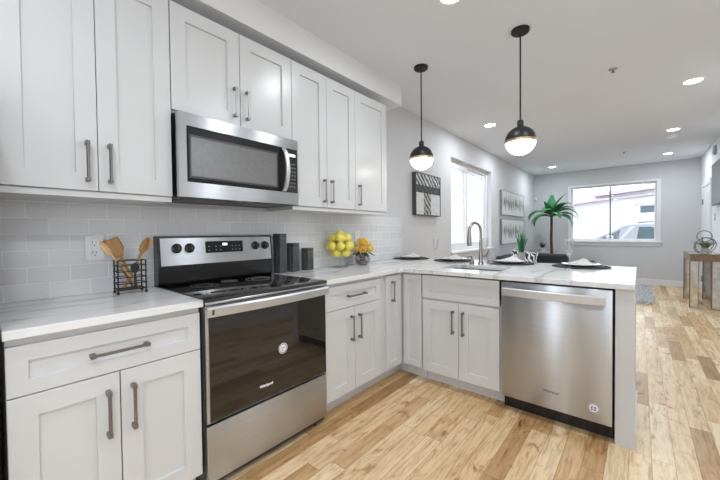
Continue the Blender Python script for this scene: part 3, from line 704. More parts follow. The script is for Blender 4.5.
# ------------------------------------------------------------------ range (local x = world y, local y = into the wall)
o = thing('range', 'stainless electric range with black glass oven door', 'range', (.652, .002, 0), PI/2)
MB().box(.002, .756, .03, .640, .02, .895, .002).build('body', M['darkgrey'], o)
for x in (.04, .70):
    for y in (.06, .6): MB().cyl((x, y, 0), .015, .021, 12).build('foot', M['black'], o)
ck = MB().box(.0, .758, -.012, .60, .893, .917, .004, 2).build('cooktop', M['blackglass'], o)
for x, y, r_ in ((.19, .15, .105), (.56, .15, .085), (.19, .42, .075), (.56, .42, .095), (.375, .48, .05)):
    bm_ = MB()
    for q in (r_, r_*.62): bm_.lathe([(q, .9172), (q-.002, .9175), (q-.004, .9172)], (x, y, 0), 40)
    bm_.build('burner_ring', M['grey'], ck)
MB().box(0, .758, -.0135, -.0045, .888, .9, .002).build('front_trim', M['steel'], o)
# backguard
bg = MB().poly([(.0, .60, .90), (.0, .57, .93), (.0, .565, 1.03), (.0, .585, 1.20), (.0, .60, 1.205), (.0, .640, 1.205), (.0, .640, .90)], (.758, 0, 0)).build('backguard', M['black'], o, smooth=False)
cp = MB().poly([(.014, .561, 1.032), (.014, .579, 1.192), (.014, .586, 1.192), (.014, .568, 1.032)], (.730, 0, 0)).build('control_panel', M['steel'], o, smooth=False)
sl = math.atan2(.018, .16)
def onpanel(x, z, d=0): return (x, .561+.018*(z-1.032)/.16-d, z)
ds = MB().box(-.127, .127, -.002, .001, -.037, .037).xf(Matrix.Translation(onpanel(.396, 1.132)) @ Matrix.Rotation(-sl, 4, 'X')).build('display', M['flatblack'], o, smooth=False)
dd = MB().box(-.016, .016, -.003, -.002, .008, .024)
dd.xf(Matrix.Translation(onpanel(.396, 1.132)) @ Matrix.Rotation(-sl, 4, 'X')).build('readout', M['display'], ds, smooth=False)
for x in (-.105, -.06, -.03, .05, .075, .1):
    for z in (-.02, .004):
        MB().box(x-.004, x+.004, -.0026, -.002, z-.0022, z+.0022).xf(Matrix.Translation(onpanel(.396, 1.132)) @ Matrix.Rotation(-sl, 4, 'X')).build('key_mark', M['pot'], ds, smooth=False)
for x in (.100, .173, .618, .695):
    k = MB().lathe([(0, 0), (.0285, 0), (.0285, -.006), (.023, -.009), (.0215, -.024), (.018, -.027), (0, -.027)], (0, 0, 0), 24, 'y')
    k.xf(Matrix.Translation(onpanel(x, 1.131)) @ Matrix.Rotation(-sl, 4, 'X'))
    k = k.build('knob', M['black'], o)
    MB().box(-.003, .003, -.0335, -.0265, -.02, .02, .001).xf(Matrix.Translation(onpanel(x, 1.131)) @ Matrix.Rotation(-sl, 4, 'X')).build('grip', M['darkgrey'], k)
# oven door
dr = MB().box(.004, .754, 0, .029, .335, .884, .003).build('oven_door', M['steel'], o)
MB().box(.018, .750, -.004, .001, .340, .828, .002).build('oven_glass', M['blackglass'], dr)
hb = MB(); ring = []
for k in range(17):
    t = (k/16-.5)*2; x = -.0+.758*k/16; bow = -.018-.022*(1-t*t)
    ring.append([hb.bm.verts.new(p) for p in ((x, bow, .832), (x, bow-.010, .834), (x, bow-.013, .872), (x, bow-.004, .880), (x, bow+.008, .879), (x, bow+.008, .833))])
for A, B in zip(ring, ring[1:]):
    for i in range(6): hb.bm.faces.new((A[i], A[(i+1) % 6], B[(i+1) % 6], B[i]))
hb.bm.faces.new(ring[0]); hb.bm.faces.new(ring[-1][::-1])
for x in (.002, .722): hb.box(x, x+.034, -.024, 0, .836, .877, .003)
hb.build('handle', M['barsteel'], dr)
MB().box(.022, .030, -.0362, -.030, .845, .868).build('handle_badge', M['darkgrey'], dr, smooth=False)
text_obj('logo', 'Whirlpool', .019, M['white'], dr, (.315, -.0046, .412), (PI/2, 0, 0), bold=.0006)
st = MB().cyl((.424, -.004, .578), .029, -.0012, 28, 'y').build('sticker', M['sticker'], dr); st['label'] = 'round white sticker with grey ring'
MB().lathe([(.026, -.0014), (.021, -.0014)], (.424, -.004, .578), 28, 'y').build('sticker_ring', M['grey'], st)
mk = MB()
for x, z in ((-.008, .003), (.005, .003), (-.004, -.01)): mk.box(.424+x-.004, .424+x+.005, -.0058, -.0052, .578+z-.003, .578+z+.004)
mk.build('sticker_marks', M['grey'], st, smooth=False)
MB().box(.004, .754, .002, .029, .055, .322, .004, 2).build('storage_drawer', M['steel'], o)

# ------------------------------------------------------------------ microwave
o = thing('microwave', 'stainless over-the-range microwave with curved handle', 'microwave', (.39, .006, 1.405), PI/2)
MB().box(.001, .757, .028, .375, .012, .432, .002).build('body', M['black'], o)
dr = MB().cells('y', [.0, .040, .752, .758], [.0, .079, .367, .432], lambda i, j: not (i == 1 and j == 1), 0, .03).build('front_frame', M['steel'], o, smooth=False)
MB().box(.040, .660, .004, .03, .079, .367, .001).build('door', M['flatblack'], o)
MB().box(.058, .592, .001, .006, .108, .318, .003).build('door_glass', M['mwglass'], o)
wf = MB().cells('y', [.052, .062, .588, .598], [.101, .112, .314, .325], lambda i, j: not (i == 1 and j == 1), .0, .005).build('glass_border', M['darkgrey'], o, smooth=False)
cp = MB().box(.662, .751, .003, .03, .079, .367, .001).build('control_panel', M['blackglass'], o)
MB().box(.684, .738, .002, .004, .318, .336).build('readout', M['display'], cp, smooth=False)
for i in range(3):
    for j in range(7): MB().box(.684+i*.02, .696+i*.02, .002, .004, .115+j*.025, .122+j*.025).build('key_mark', M['grey'], cp, smooth=False)
hb = MB(); ring = []
for k in range(17):
    t = (k/16-.5)*2; z = .083+.28*k/16; y = -.004-.046*(1-t*t)**.7 if abs(t) < 1 else -.004
    ring.append([hb.bm.verts.new((.640+a_, y+c_, z)) for a_, c_ in ((-.015, .006), (-.012, -.004), (0, -.007), (.012, -.004), (.015, .006), (0, .008))])
for A, B in zip(ring, ring[1:]):
    for i in range(6): hb.bm.faces.new((A[i], A[(i+1) % 6], B[(i+1) % 6], B[i]))
hb.bm.faces.new(ring[0]); hb.bm.faces.new(ring[-1][::-1])
hb.build('handle', M['barsteel'], o)
bt = MB().box(.002, .756, .005, .375, .0, .012, .002).build('base_plate', M['flatblack'], o)
for x in (.06, .45):
    vt = MB().box(x, x+.006, .10, .27, -.003, .001).box(x+.244, x+.25, .10, .27, -.003, .001)
    for k in range(9): vt.box(x, x+.25, .10+k*.02, .108+k*.02, -.003, .001)
    vt.build('vent_grille', M['nickel'], bt, smooth=False)
for x in (.33, .40): MB().box(x, x+.045, .03, .07, -.002, .001).build('lamp_lens', M['pot'], bt, smooth=False)

# unseen fridge left of the frame, added to shade the gap by the cabinet
o = thing('refrigerator', 'unseen dark fridge added to shade the gap left of the base cabinet', 'refrigerator', (.70, -1.56, 0), PI/2)
MB().box(0, .91, .03, .68, .02, 1.76, .004).build('body', M['darkgrey'], o)
for x0, x1, hx in ((.002, .453, .42), (.457, .908, .49)):
    d = MB().box(x0, x1, 0, .028, .70, 1.75, .004).build('door', M['steel'], o)
    MB().box(hx-.01, hx+.01, -.05, -.035, .85, 1.6, .004).box(hx-.008, hx+.008, -.04, 0, .87, .9).box(hx-.008, hx+.008, -.04, 0, 1.55, 1.58).build('handle', M['steel_x'], d)
d = MB().box(.002, .908, 0, .028, .06, .69, .004).build('freezer_drawer', M['steel'], o)
for x in (.1, .8): MB().cyl((x, .3, 0), .02, .03, 10).build('foot', M['black'], o)

# ------------------------------------------------------------------ outlets, switch
def outlet(label, y, z, w=.078, h=.128):
    o = thing('wall_outlet', label, 'outlet', (.0092, y, z), PI/2)
    MB().box(-w/2, w/2, -.006, 0, -h/2, h/2, .002).build('cover_plate', M['white'], o)
    for s in (-1, 1):
        f = MB().lathe([(0, -.0085), (.016, -.0085), (.0175, -.006)], (0, 0, s*.026), 20, 'y', 1.1).build('socket', M['white'], o)
        MB().box(-.009, -.006, -.0092, -.0084, s*.026, s*.026+.012).box(.005, .008, -.0092, -.0084, s*.026, s*.026+.010).cyl((0, -.0084, s*.026-.009), .003, -.0008, 10, 'y').build('slots', M['darkgrey'], f, smooth=False)
outlet('white double outlet on the tile left of the wooden spoons', -.268, 1.146)
outlet('white outlet on the tile behind the lemons and orange flowers', 1.800, 1.165)

# ------------------------------------------------------------------ utensil caddy and spoons
cx, cy = .135, -.146
o = thing('utensil_caddy', 'black wire caddy holding wooden spoons beside the range', 'caddy', (cx, cy, CT), PI/2-.06)
W2, D2, H2 = .060, .045, .168
for x in (-W2, W2):
    for y in (-D2, D2):
        pm = MB().tube([(x, y, .0), (x, y, H2)], .0036, 8).sphere((x, y, .006), .0075, 10, 8)
        pm.build('post', M['blackmat'], o)
for z in (.022, .052, .083, .113, .143, H2):
    rm = MB()
    rm.tube([(x, y, z) for x, y in ((-W2-.006, -D2), (W2+.006, -D2))], .0026, 6).tube([(x, y, z) for x, y in ((-W2-.006, D2), (W2+.006, D2))], .0026, 6)
    rm.tube([(-W2, -D2-.006, z), (-W2, D2+.006, z)], .0026, 6).tube([(W2, -D2-.006, z), (W2, D2+.006, z)], .0026, 6)
    rm.build('wire_ring', M['blackmat'], o)
MB().box(-W2, W2, -D2, D2, .018, .021).build('tray', M['blackmat'], o)
# spoon-shaped emblem on the front
em = MB().lathe([(0, -.003), (.019, -.002), (.0195, .001), (0, .002)], (.012, -D2-.005, .13), 20, 'y', 1.35)
em.tube([(.012, -D2-.005, .11), (.012, -D2-.005, .024)], [.005, .0075], 8)
em.build('spoon_emblem', M['blackmat'], o)
def spoon(label, foot, tip, bowl_w, bowl_l, mat, roll=0.0, flat=False):
    """foot/tip relative to caddy centre (world axes), z above worktop"""
    f = Vector((cx, cy, CT)) + Vector(foot); t = Vector((cx, cy, CT)) + Vector(tip)
    L_ = (t-f).length; d = (t-f).normalized()
    o = thing('wooden_spatula' if flat else 'wooden_spoon', label, 'utensil', f, 0, 'wooden utensils in the caddy')
    q = d.to_track_quat('Z', 'Y'); o.rotation_mode = 'QUATERNION'
    from mathutils import Quaternion
    o.rotation_quaternion = q @ Quaternion((0, 0, 1), roll)
    hl = L_-bowl_l
    MB().tube([(0, 0, 0), (0, 0, hl*.5), (0, 0, hl+.012)], [.0062, .0052, .006], 10).build('handle', mat, o)
    b = MB(); nz, nx = 12, 8; rows = []
    for i in range(nz+1):
        u = i/nz; z = hl+u*bowl_l
        wd = bowl_w/2*(math.sin(PI*min(1, (u*.92+.08)))**.6 if not flat else min(1, .35+1.6*u)*(1 if u < .9 else .93))
        if not flat and i == nz: wd = bowl_w*.08
        rows.append([])
        for j in range(nx+1):
            s = (j/nx-.5)*2
            dep = 0 if flat else -.011*(1-s*s)*math.sin(PI*u)
            rows[-1].append(b.bm.verts.new((s*wd, dep, z)))
    for i in range(nz):
        for j in range(nx): b.bm.faces.new((rows[i][j], rows[i][j+1], rows[i+1][j+1], rows[i+1][j]))
    b.build('bowl', mat, o, solid=.005, ang=60)
spoon('pale wooden spoon leaning far left in the wire caddy', (.01, .035, .03), (.02, -.128, .268), .042, .085, M['spoon'], PI/2+.5)
spoon('broad golden wooden turner, widest of the caddy utensils', (-.005, .03, .03), (.0, -.078, .28), .066, .10, M['spoondark'], PI/2+.1, True)
spoon('golden wooden spoon behind the broad turner in the caddy', (-.02, .015, .03), (-.028, -.10, .275), .052, .09, M['spoondark'], PI/2)
spoon('golden wooden spoon leaning right in the wire caddy, nearest the range', (.012, -.03, .03), (.008, .085, .284), .04, .085, M['spoondark'], PI/2-.6)
spoon('pale wooden spatula leaning right behind another spoon in the caddy', (-.012, -.02, .03), (-.012, .098, .278), .04, .08, M['spoon'], PI/2-.3, True)

# ------------------------------------------------------------------ canisters
def canister(label, y, h, wd, x=.075):
    o = thing('canister', label, 'canister', (x, y, CT), .12, 'black canisters beside the range')
    hw = wd/2
    MB().box(-hw, hw, -hw, hw, 0, h-.03, .003, 2).build('body', M['canister'], o)
    MB().box(-hw-.0006, hw+.0006, -hw-.0006, hw+.0006, h-.034, h-.029).build('band', M['nickel'], o, smooth=False)
    MB().box(-hw, hw, -hw, hw, h-.029, h, .003, 2).build('lid', M['canister'], o)
canister('tallest of the three dark canisters, next to the range', .835, .300, .070)
canister('middle-height dark canister between its taller and shorter mates', .958, .225, .070)
canister('shortest of the three dark canisters, on the lemon side', 1.105, .180, .070)

# ------------------------------------------------------------------ lemon bowl
LX, LY = .15, 1.415
o = thing('footed_glass_bowl', 'clear footed glass bowl piled with lemons', 'bowl', (LX, LY, CT))
MB().lathe([(0, .0), (.075, .0), (.078, .004), (.03, .012), (.014, .025), (.013, .06), (.02, .068)], (0, 0, 0), 32).build('foot', M['clear'], o)
MB().lathe([(.02, .068), (.06, .072), (.105, .095), (.135, .14), (.142, .19), (.138, .26), (.132, .32)], (0, 0, 0), 36).build('bowl', M['clear'], o)
def lemon_mesh():
    b = MB(); prof = []
    for i in range(15):
        t = PI*i/14; r = .0365*math.sin(t)**.9; z = -.041*math.cos(t)
        if i in (0, 14): z *= 1.18
        if i in (1, 13): z *= 1.04
        prof.append((r if i not in (0, 14) else 0, z))
    return b.lathe(prof, (0, 0, 0), 20)
spots = []
for ring_r, z, nn, ph in ((.058, .125, 4, .2), (.092, .188, 7, 0.15), (.0, .19, 1, 0), (.066, .256, 5, .5), (.0, .288, 1, .1)):
    for k in range(nn):
        a = ph+2*PI*k/max(nn, 1); spots.append((ring_r*math.cos(a), ring_r*math.sin(a), z))
proto = None
levels = ['on top of the pile', 'in the pile']
for i, (x, y, z) in enumerate(spots):
    if proto is None:
        lm = lemon_mesh().build('lemon', M['lemon']); proto = lm
    else:
        lm = proto.copy(); COL.objects.link(lm)
    lm.location = (LX+x, LY+y, CT+z)
    lm.rotation_euler = (random.uniform(0, 3), random.uniform(0, 3), random.uniform(0, 3))
    tag(lm, 'whole yellow lemon in the footed glass bowl', 'lemon', 'lemons in the glass bowl')

# ------------------------------------------------------------------ flowers in round vase, and square votive
VX, VY = .165, 1.70
o = thing('glass_vase', 'round smoky glass vase of orange flowers beside the lemons', 'vase', (VX, VY, CT))
MB().lathe([(0, .003), (.045, .003), (.06, .014), (.073, .046), (.069, .08), (.055, .10), (.058, .106)], (0, 0, 0), 28).build('bowl', M['vase'], o)
MB().lathe([(0, .005), (.048, .006), (.055, .018), (.06, .04), (0, .042)], (0, 0, 0), 20).build('pebbles', M['pot'], o)
for k in range(9):
    a = 2*PI*k/9; MB().tube([(.02*math.cos(a), .02*math.sin(a), .04), (.04*math.cos(a+1), .04*math.sin(a+1), .12), (.075*math.cos(a+1), .075*math.sin(a+1), .15)], .003, 6).build('stem', M['leafdark'], o)
def bloom_mesh(rng, rad=.042):
    b = MB()
    for layer, (npet, tilt, sz) in enumerate(((8, -.35, .95), (8, .15, 1.0), (7, .6, .95), (6, 1.0, .85), (5, 1.3, .65))):
        for k in range(npet):
            a = 2*PI*(k+.5*layer)/npet+rng.uniform(-.15, .15); L_ = rad*sz; wdt = rad*.62*sz
            rows = []
            for i in range(4):
                u = i/3; row = []
                for j in range(3):
                    s = j-1; ww = wdt*math.sin(PI*(.18+.62*u))
                    el = tilt+u*.5-abs(s)*.12
                    p = Vector((math.cos(el)*u*L_, s*ww*.55, math.sin(el)*u*L_+.006*abs(s)))
                    row.append(b.bm.verts.new(Matrix.Rotation(a, 3, 'Z') @ p))
                rows.append(row)
            for i in range(3):
                for j in range(2): b.bm.faces.new((rows[i][j], rows[i][j+1], rows[i+1][j+1], rows[i+1][j]))
    return b
rng = random.Random(3)
protos = []
fs = []
for k in range(8): a = 2*PI*k/8; fs.append((.072*math.cos(a), .072*math.sin(a), .150, a, 1.0))
for k in range(6): a = 2*PI*k/6+.3; fs.append((.052*math.cos(a), .052*math.sin(a), .195, a, .6))
for k in range(3): a = 2*PI*k/3+.9; fs.append((.022*math.cos(a), .022*math.sin(a), .225, a, .2))
for i, (x, y, z, a, tl) in enumerate(fs):
    if i < 3: fl = bloom_mesh(rng, .036).build('flower', M['bloom' if i % 2 else 'bloom2'], recalc=False, solid=.0015); protos.append(fl)
    else: fl = protos[i % 3].copy(); COL.objects.link(fl)
    fl.location = (VX+x, VY+y, CT+z-.008); fl.rotation_euler = (0, tl, a)
    tag(fl, 'ruffled orange bloom in the round smoky vase', 'flower', 'orange flowers in the vase')
for k in range(7):
    a = 2*PI*k/7+.4
    b = MB(); L_ = .07
    c0 = Vector((.06*math.cos(a), .06*math.sin(a), .12)); d = Vector((math.cos(a), math.sin(a), -.55)).normalized(); s = Vector((-math.sin(a), math.cos(a), 0))
    pr = None
    for i in range(6):
        u = i/5; ww = .02*math.sin(PI*(.08+.9*u)); p = c0+d*u*L_
        q = [b.bm.verts.new(p-s*ww), b.bm.verts.new(p+Vector((0, 0, -.004))), b.bm.verts.new(p+s*ww)]
        if pr:
            b.bm.faces.new((pr[0], pr[1], q[1], q[0])); b.bm.faces.new((pr[1], pr[2], q[2], q[1]))
        pr = q
    b.build('leaf', M['leafdark'], o, solid=.001)
o = thing('square_votive', 'small square clear glass between lemon bowl and flower vase', 'candle holder', (.09, 1.585, CT), .3)
MB().cells('z', [-.035, -.03, .03, .035], [-.035, -.03, .03, .035], lambda i, j: not (i == 1 and j == 1), 0, .085).build('holder', M['clear'], o, smooth=False)
MB().cyl((0, 0, .002), .022, .03, 20).build('candle', M['pot'], o)

# ------------------------------------------------------------------ place settings
def napkin():
    b = MB(); rngn = random.Random(5); nu, nv = 10, 8; rows = []
    for i in range(nu+1):
        row = []
        for j in range(nv+1):
            x = (i/nu-.5)*.19; y = (j/nv-.5)*.11
            z = .018+.038*math.exp(-((x-.02)/.05)**2-((y)/.035)**2)+.006*math.sin(i*1.7+j*.8)+rngn.uniform(-.002, .002)
            if i in (0, nu) or j in (0, nv): z = .010
            row.append(b.bm.verts.new((x, y*(1-.35*abs(i/nu-.5)), z)))
        rows.append(row)
    for i in range(nu):
        for j in range(nv): b.bm.faces.new((rows[i][j], rows[i+1][j], rows[i+1][j+1], rows[i][j+1]))
    return b
PN, PM_, PP = None, None, None
settings = [(.165, 2.56, 'at the wall end of the peninsula'), (.685, 2.55, 'behind the sink, left of the faucet'),
            (1.24, 2.55, 'just right of the faucet'), (1.785, 2.55, 'nearest the dishwasher end')]
def charger(loc, label):
    o = thing('placemat', label, 'placemat', loc, 0, 'round black placemats on the peninsula')
    return o
pm0 = thing('placemat', 'x', 'placemat', (0, 0, 0)); MB().lathe([(0, 0), (.185, 0), (.19, .003), (.185, .007), (0, .006)], (0, 0, 0), 48).build('mat', M['placemat'], pm0)
rim = MB()
for k in range(36):
    a = 2*PI*k/36; rim.tube([(.165*math.cos(a), .165*math.sin(a), .008), (.19*math.cos(a+.09), .19*math.sin(a+.09), .0075), (.2*math.cos(a+.18), .2*math.sin(a+.18), .004)], .0035, 5)
rim.build('woven_rim', M['placemat'], pm0)
pl0 = thing('plate', 'x', 'plate', (0, 0, 0)); MB().lathe([(0, 0), (.075, 0), (.085, .004), (.135, .018), (.136, .0205), (.125, .0195), (.085, .0085), (0, .0075)], (0, 0, 0), 44).build('dish', M['china'], pl0)
np0 = thing('napkin', 'x', 'napkin', (0, 0, 0)); napkin().build('cloth', M['linen'], np0, solid=.004, sub=1)
fl0 = thing('champagne_flute', 'x', 'glass', (0, 0, 0))
MB().lathe([(0, .001), (.033, .001), (.034, .003), (.01, .007), (.0045, .016), (.004, .085), (.006, .095)], (0, 0, 0), 24).build('stem', M['crystal'], fl0)
MB().lathe([(.006, .095), (.018, .115), (.026, .145), (.0295, .18), (.031, .232), (.0295, .232), (.028, .18), (.0245, .147), (.016, .117), (.0, .10)], (0, 0, 0), 24).build('bowl', M['crystal'], fl0)
first = True
for i, (x, y, where) in enumerate(settings):
    ob = [(pm0, CT, 'round black woven placemat ', 'round black placemats'), (pl0, CT+.0075, 'white plate on black placemat ', 'white plates'), (np0, CT+.014, 'crumpled white napkin on plate ', 'white napkins')]
    for r_, z, lb, gp in ob:
        q = r_ if i == 0 else dup(r_, (0, 0, 0))
        q.location = (x, y, z); q['label'] = lb+where; q['group'] = gp+' on the peninsula'
        if r_ is np0: q.rotation_euler = (0, 0, (.3, -.2, .15, -.1)[i])
for i, (x, y, lb) in enumerate([(.405, 2.70, 'champagne flute by the wall-end placemat, before the grey wall'), (1.745, 2.28, 'tall champagne flute in front of the placemat nearest the dishwasher'), (.95, 2.71, 'champagne flute standing behind the faucet')]):
    q = fl0 if i == 0 else dup(fl0, (0, 0, 0))
    q.location = (x, y, CT); q['label'] = lb; q['group'] = 'champagne flutes on the peninsula'
o = thing('tumbler', 'flared clear tumbler standing right of the faucet', 'glass', (1.10, 2.44, CT))
MB().lathe([(0, .004), (.03, .004), (.03, 0), (.034, 0), (.036, .04), (.046, .13), (.044, .13), (.034, .045), (.0, .04)], (0, 0, 0), 28).build('cup', M['crystal'], o)
MB().lathe([(.0345, .002), (.0355, .03)], (0, 0, 0), 16).build('base_band', M['pot'], o)
o = thing('sprig', 'small green sprig on the napkin nearest the dishwasher end', 'sprig', (1.86, 2.56, CT+.036))
for k in range(7):
    a = 2*PI*k/7; b = MB(); b.tube([(0, 0, 0), (.012*math.cos(a), .012*math.sin(a), .012), (.026*math.cos(a), .026*math.sin(a), .012)], [.003, .008, .002], 6); b.build('leaf', M['leafdark'], o)

# ------------------------------------------------------------------ pendants
def pendant(loc, label, r=.106, zc=1.880):
    x, y = loc
    o = thing('pendant_lamp', label, 'pendant lamp', (x, y, ZC), 0, 'globe pendants over the peninsula')
    zz = zc-ZC
    MB().lathe([(0, 0), (.062, 0), (.062, -.016), (.055, -.024), (.012, -.026), (0, -.026)], (0, 0, 0), 32).build('ceiling_canopy', M['blackmat'], o)
    MB().tube([(0, 0, -.02), (0, 0, zz+r*.98)], .0058, 10).build('stem', M['blackmat'], o)
    MB().lathe([(0, r+.045), (.018, r+.045), (.022, r+.04), (.022, r+.005), (.03, r-.004), (0, r-.004)], (0, 0, zz), 20).build('socket_cap', M['blackmat'], o)
    top = [(r*math.sin(t), r*math.cos(t)) for t in [PI*.5*k/14*.98 for k in range(15)]]
    MB().lathe(top + [(top[-1][0]-.004, top[-1][1]), (top[-1][0]-.004, top[-1][1]+.01)], (0, 0, zz), 40).build('dome', M['blackmat'], o)
    MB().lathe([(r-.002, .004), (r+.003, .002), (r+.003, -.015), (r-.002, -.017)], (0, 0, zz), 40).build('band', M['brass'], o)
    bot = [(r*.985*math.sin(t), r*.985*math.cos(t)) for t in [PI*.5*(1.06+.94*k/14) for k in range(15)]]
    bot[-1] = (0, bot[-1][1])
    MB().lathe(bot, (0, 0, zz), 40).build('globe', M['opal'], o)
pendant((.657, 1.957), 'black domed globe pendant on the left, near the wall cabinets')
pendant((1.479, 1.969), 'black domed globe pendant on the right, over the middle of the peninsula')

# ------------------------------------------------------------------ downlights
def down(loc, label, power=DOWN_W, col=(1, .97, .93), r=.07):
    x, y = loc
    o = thing('recessed_downlight', label, 'ceiling light', (x, y, ZC), 0, 'recessed ceiling lights')
    MB().lathe([(r+.022, 0), (r+.02, -.004), (r, -.006), (r-.004, -.002)], (0, 0, 0), 32).build('trim_ring', M['white'], o)
    MB().lathe([(0, -.0035), (r*.78, -.0035), (r-.002, -.001)], (0, 0, 0), 32).build('lens', M['lamp'], o)
    L_ = bpy.data.lights.new('downlight', 'AREA'); L_.shape = 'DISK'; L_.size = r*1.5; L_.energy = power; L_.color = col
    lo = bpy.data.objects.new('downlight_beam', L_); COL.objects.link(lo); lo.parent = o; lo.location = (0, 0, -.008)
WARM, COOL = (.88, .94, 1), (.84, .92, 1)
down((1.25, 1.30), 'downlight nearest the camera, cut by the top edge', power=5.0, col=WARM)
down((.566, 4.0), 'small downlight near the left wall above the side window', col=COOL)
down((2.55, 4.01), 'large bright downlight at the right, before the sprinkler row', col=COOL)
down((2.52, 6.05), 'right-hand downlight halfway down the living room', col=COOL)
down((.604, 8.0), 'downlight in the far left corner above the palm', col=COOL)
down((2.56, 8.08), 'right-hand downlight closest to the far window', col=COOL)
down((.56, 5.55), 'added downlight on the left, kept hidden by a pendant globe', col=COOL)  # added lamp, placed where the globe hides it
down((2.45, 1.3), 'added unseen kitchen downlight by the right wall', power=9.0, col=WARM)  # this and the next three: unseen lamps added to light the kitchen
down((1.25, -.9), 'added unseen kitchen downlight behind the camera', power=5.0, col=WARM)
down((2.45, -.9), 'added unseen kitchen downlight behind the camera by the right wall', power=9.0, col=WARM)
down((1.6, -2.4), 'added unseen kitchen downlight by the back wall', power=8.0, col=WARM)
o = thing('smoke_detector', 'flat white ceiling disc just beyond the right-hand downlight', 'smoke detector', (2.535, 6.50, ZC))
MB().lathe([(0, -.03), (.045, -.028), (.06, -.016), (.062, 0), (0, 0)], (0, 0, 0), 28).build('cover', M['white'], o)
def sprinkler(loc, label):
    o = thing('ceiling_sprinkler', label, 'sprinkler', (*loc, ZC), 0, 'ceiling sprinklers')
    MB().lathe([(0, 0), (.036, 0), (.034, -.006), (.014, -.008), (0, -.008)], (0, 0, 0), 20).build('escutcheon', M['pot'], o)
    MB().tube([(0, 0, -.006), (0, 0, -.03)], .007, 8).lathe([(0, -.03), (.016, -.03), (.016, -.033), (0, -.033)], (0, 0, 0), 14).build('head', M['grey'], o)
sprinkler((1.96, 3.167), 'sprinkler head in mid ceiling, nearer one')
sprinkler((1.918, 7.32), 'sprinkler head in the ceiling close to the far window')

# ------------------------------------------------------------------ wall art
def frame(name, label, y0, y1, z0, z1, art, d=.04, border=.018, group=None, fmat='grey'):
    o = thing(name, label, 'picture', (.001, (y0+y1)/2, z0), 0, group)
    hw = (y1-y0)/2; h = z1-z0
    if border: MB().cells('x', [-hw, -hw+border, hw-border, hw], [0, border, h-border, h], lambda i, j: not (i == 1 and j == 1), 0, d).build('frame', M[fmat], o, smooth=False)
    MB().box(.004, d-.006 if border else d, -hw+border, hw-border, border, h-border).build('canvas', M[art], o, smooth=False)
frame('framed_print', 'charcoal framed print with banded pattern on the left wall before the window', 2.865, 3.52, 1.43, 1.965, 'art_panel', .055, .010, None, 'darkgrey')
frame('canvas_painting', 'upper of two grey and white canvases on the left wall', 6.20, 7.85, 1.555, 2.055, 'art_forest', .045, .006, 'grey canvases', 'grey')
frame('canvas_painting', 'lower of two grey and white canvases, partly behind the grass plant', 6.20, 7.85, .955, 1.475, 'art_forest', .045, .006, 'grey canvases', 'grey')
o = thing('thermostat', 'tiny white sensor on the far wall in the left corner', 'sensor', (.04, YF-.001, 2.06))
MB().box(-.03, .03, -.03, 0, -.05, .05, .006).build('case', M['white'], o)
MB().lathe([(0, -.033), (.012, -.033), (.014, -.03)], (0, 0, -.02), 14, 'y').build('eye', M['darkgrey'], o)

# right wall: television, alarm box, switch
o = thing('television', 'flat television mounted on the right wall, cut by the frame', 'television', (XW-.001, 6.42, 1.60))
MB().box(-.06, -.02, -.76, .76, 0, .66, .004).build('bezel', M['darkgrey'], o)
MB().box(-.0615, -.0595, -.745, .745, .015, .645).build('screen', M['screen'], o, smooth=False)
MB().box(-.02, 0, -.2, .2, .2, .45).build('wall_mount', M['black'], o, smooth=False)
o = thing('alarm_box', 'small grey box high on the right wall above the television', 'alarm', (XW-.001, 7.30, 2.45))
MB().box(-.035, 0, -.06, .06, 0, .14, .005).build('case', M['pot'], o)
MB().box(-.037, -.034, -.04, .04, .03, .08).build('grille', M['grey'], o, smooth=False)
o = thing('light_switch', 'narrow switch plate on the right wall below the television', 'switch', (XW-.001, 7.33, 1.36))
MB().box(-.006, 0, -.04, .04, 0, .12, .002).build('plate', M['pot'], o)
MB().box(-.011, -.005, -.012, .012, .035, .085, .002).build('rocker', M['white'], o)

# ------------------------------------------------------------------ living room
o = thing('sofa', 'low charcoal sofa along the left wall beyond the peninsula', 'sofa', (.06, 5.75, 0))
MB().box(0, .88, 0, 2.15, .08, .27, .02, 2).build('base', M['sofa'], o)
MB().box(0, .24, 0, 2.15, .27, .75, .05, 3).build('backrest', M['sofa'], o)
MB().box(.02, .90, 1.93, 2.17, .08, .70, .06, 4).build('armrest', M['sofa'], o)
for k in range(2): MB().box(.24, .89, .02+k*.955, .96+k*.955, .27, .43, .04, 3).build('seat_cushion', M['sofa'], o)
for x in (.08, .82):
    for y in (.08, 2.05): MB().box(x-.025, x+.025, y-.025, y+.025, 0, .08).build('leg', M['black'], o, smooth=False)
def pillow(label, loc, rot, mat, s=.42):
    b = MB(); n = 10; T = {}
    for side in (1, -1):
        for i in range(n+1):
            for j in range(n+1):
                u, v = i/n*2-1, j/n*2-1
                th = .075*((1-u**4)*(1-v**4))**.5
                k = (i, j) if (i in (0, n) or j in (0, n)) else (i, j, side)
                if k not in T: T[k] = b.bm.verts.new((u*s/2*(1-.06*(1-v*v)*0), side*th, v*s/2))
    g = lambda i, j, sd: T.get((i, j)) or T[(i, j, sd)]
    for sd in (1, -1):
        for i in range(n):
            for j in range(n):
                q = [g(i, j, sd), g(i+1, j, sd), g(i+1, j+1, sd), g(i, j+1, sd)]
                b.bm.faces.new(q if sd > 0 else q[::-1])
    o = b.build('throw_pillow', mat); o.location = loc; o.rotation_euler = rot
    return tag(o, label, 'pillow', 'pillows on the sofa')
pillow('black and white patterned pillow at the near end of the sofa', (.50, 6.0, .645), (R(-14), R(8), R(8)), M['pillow'], .42)
pillow('dark patterned pillow leaning on the sofa back, behind a plate', (.36, 6.35, .665), (R(-16), R(-14), R(78)), M['pillow'], .44)
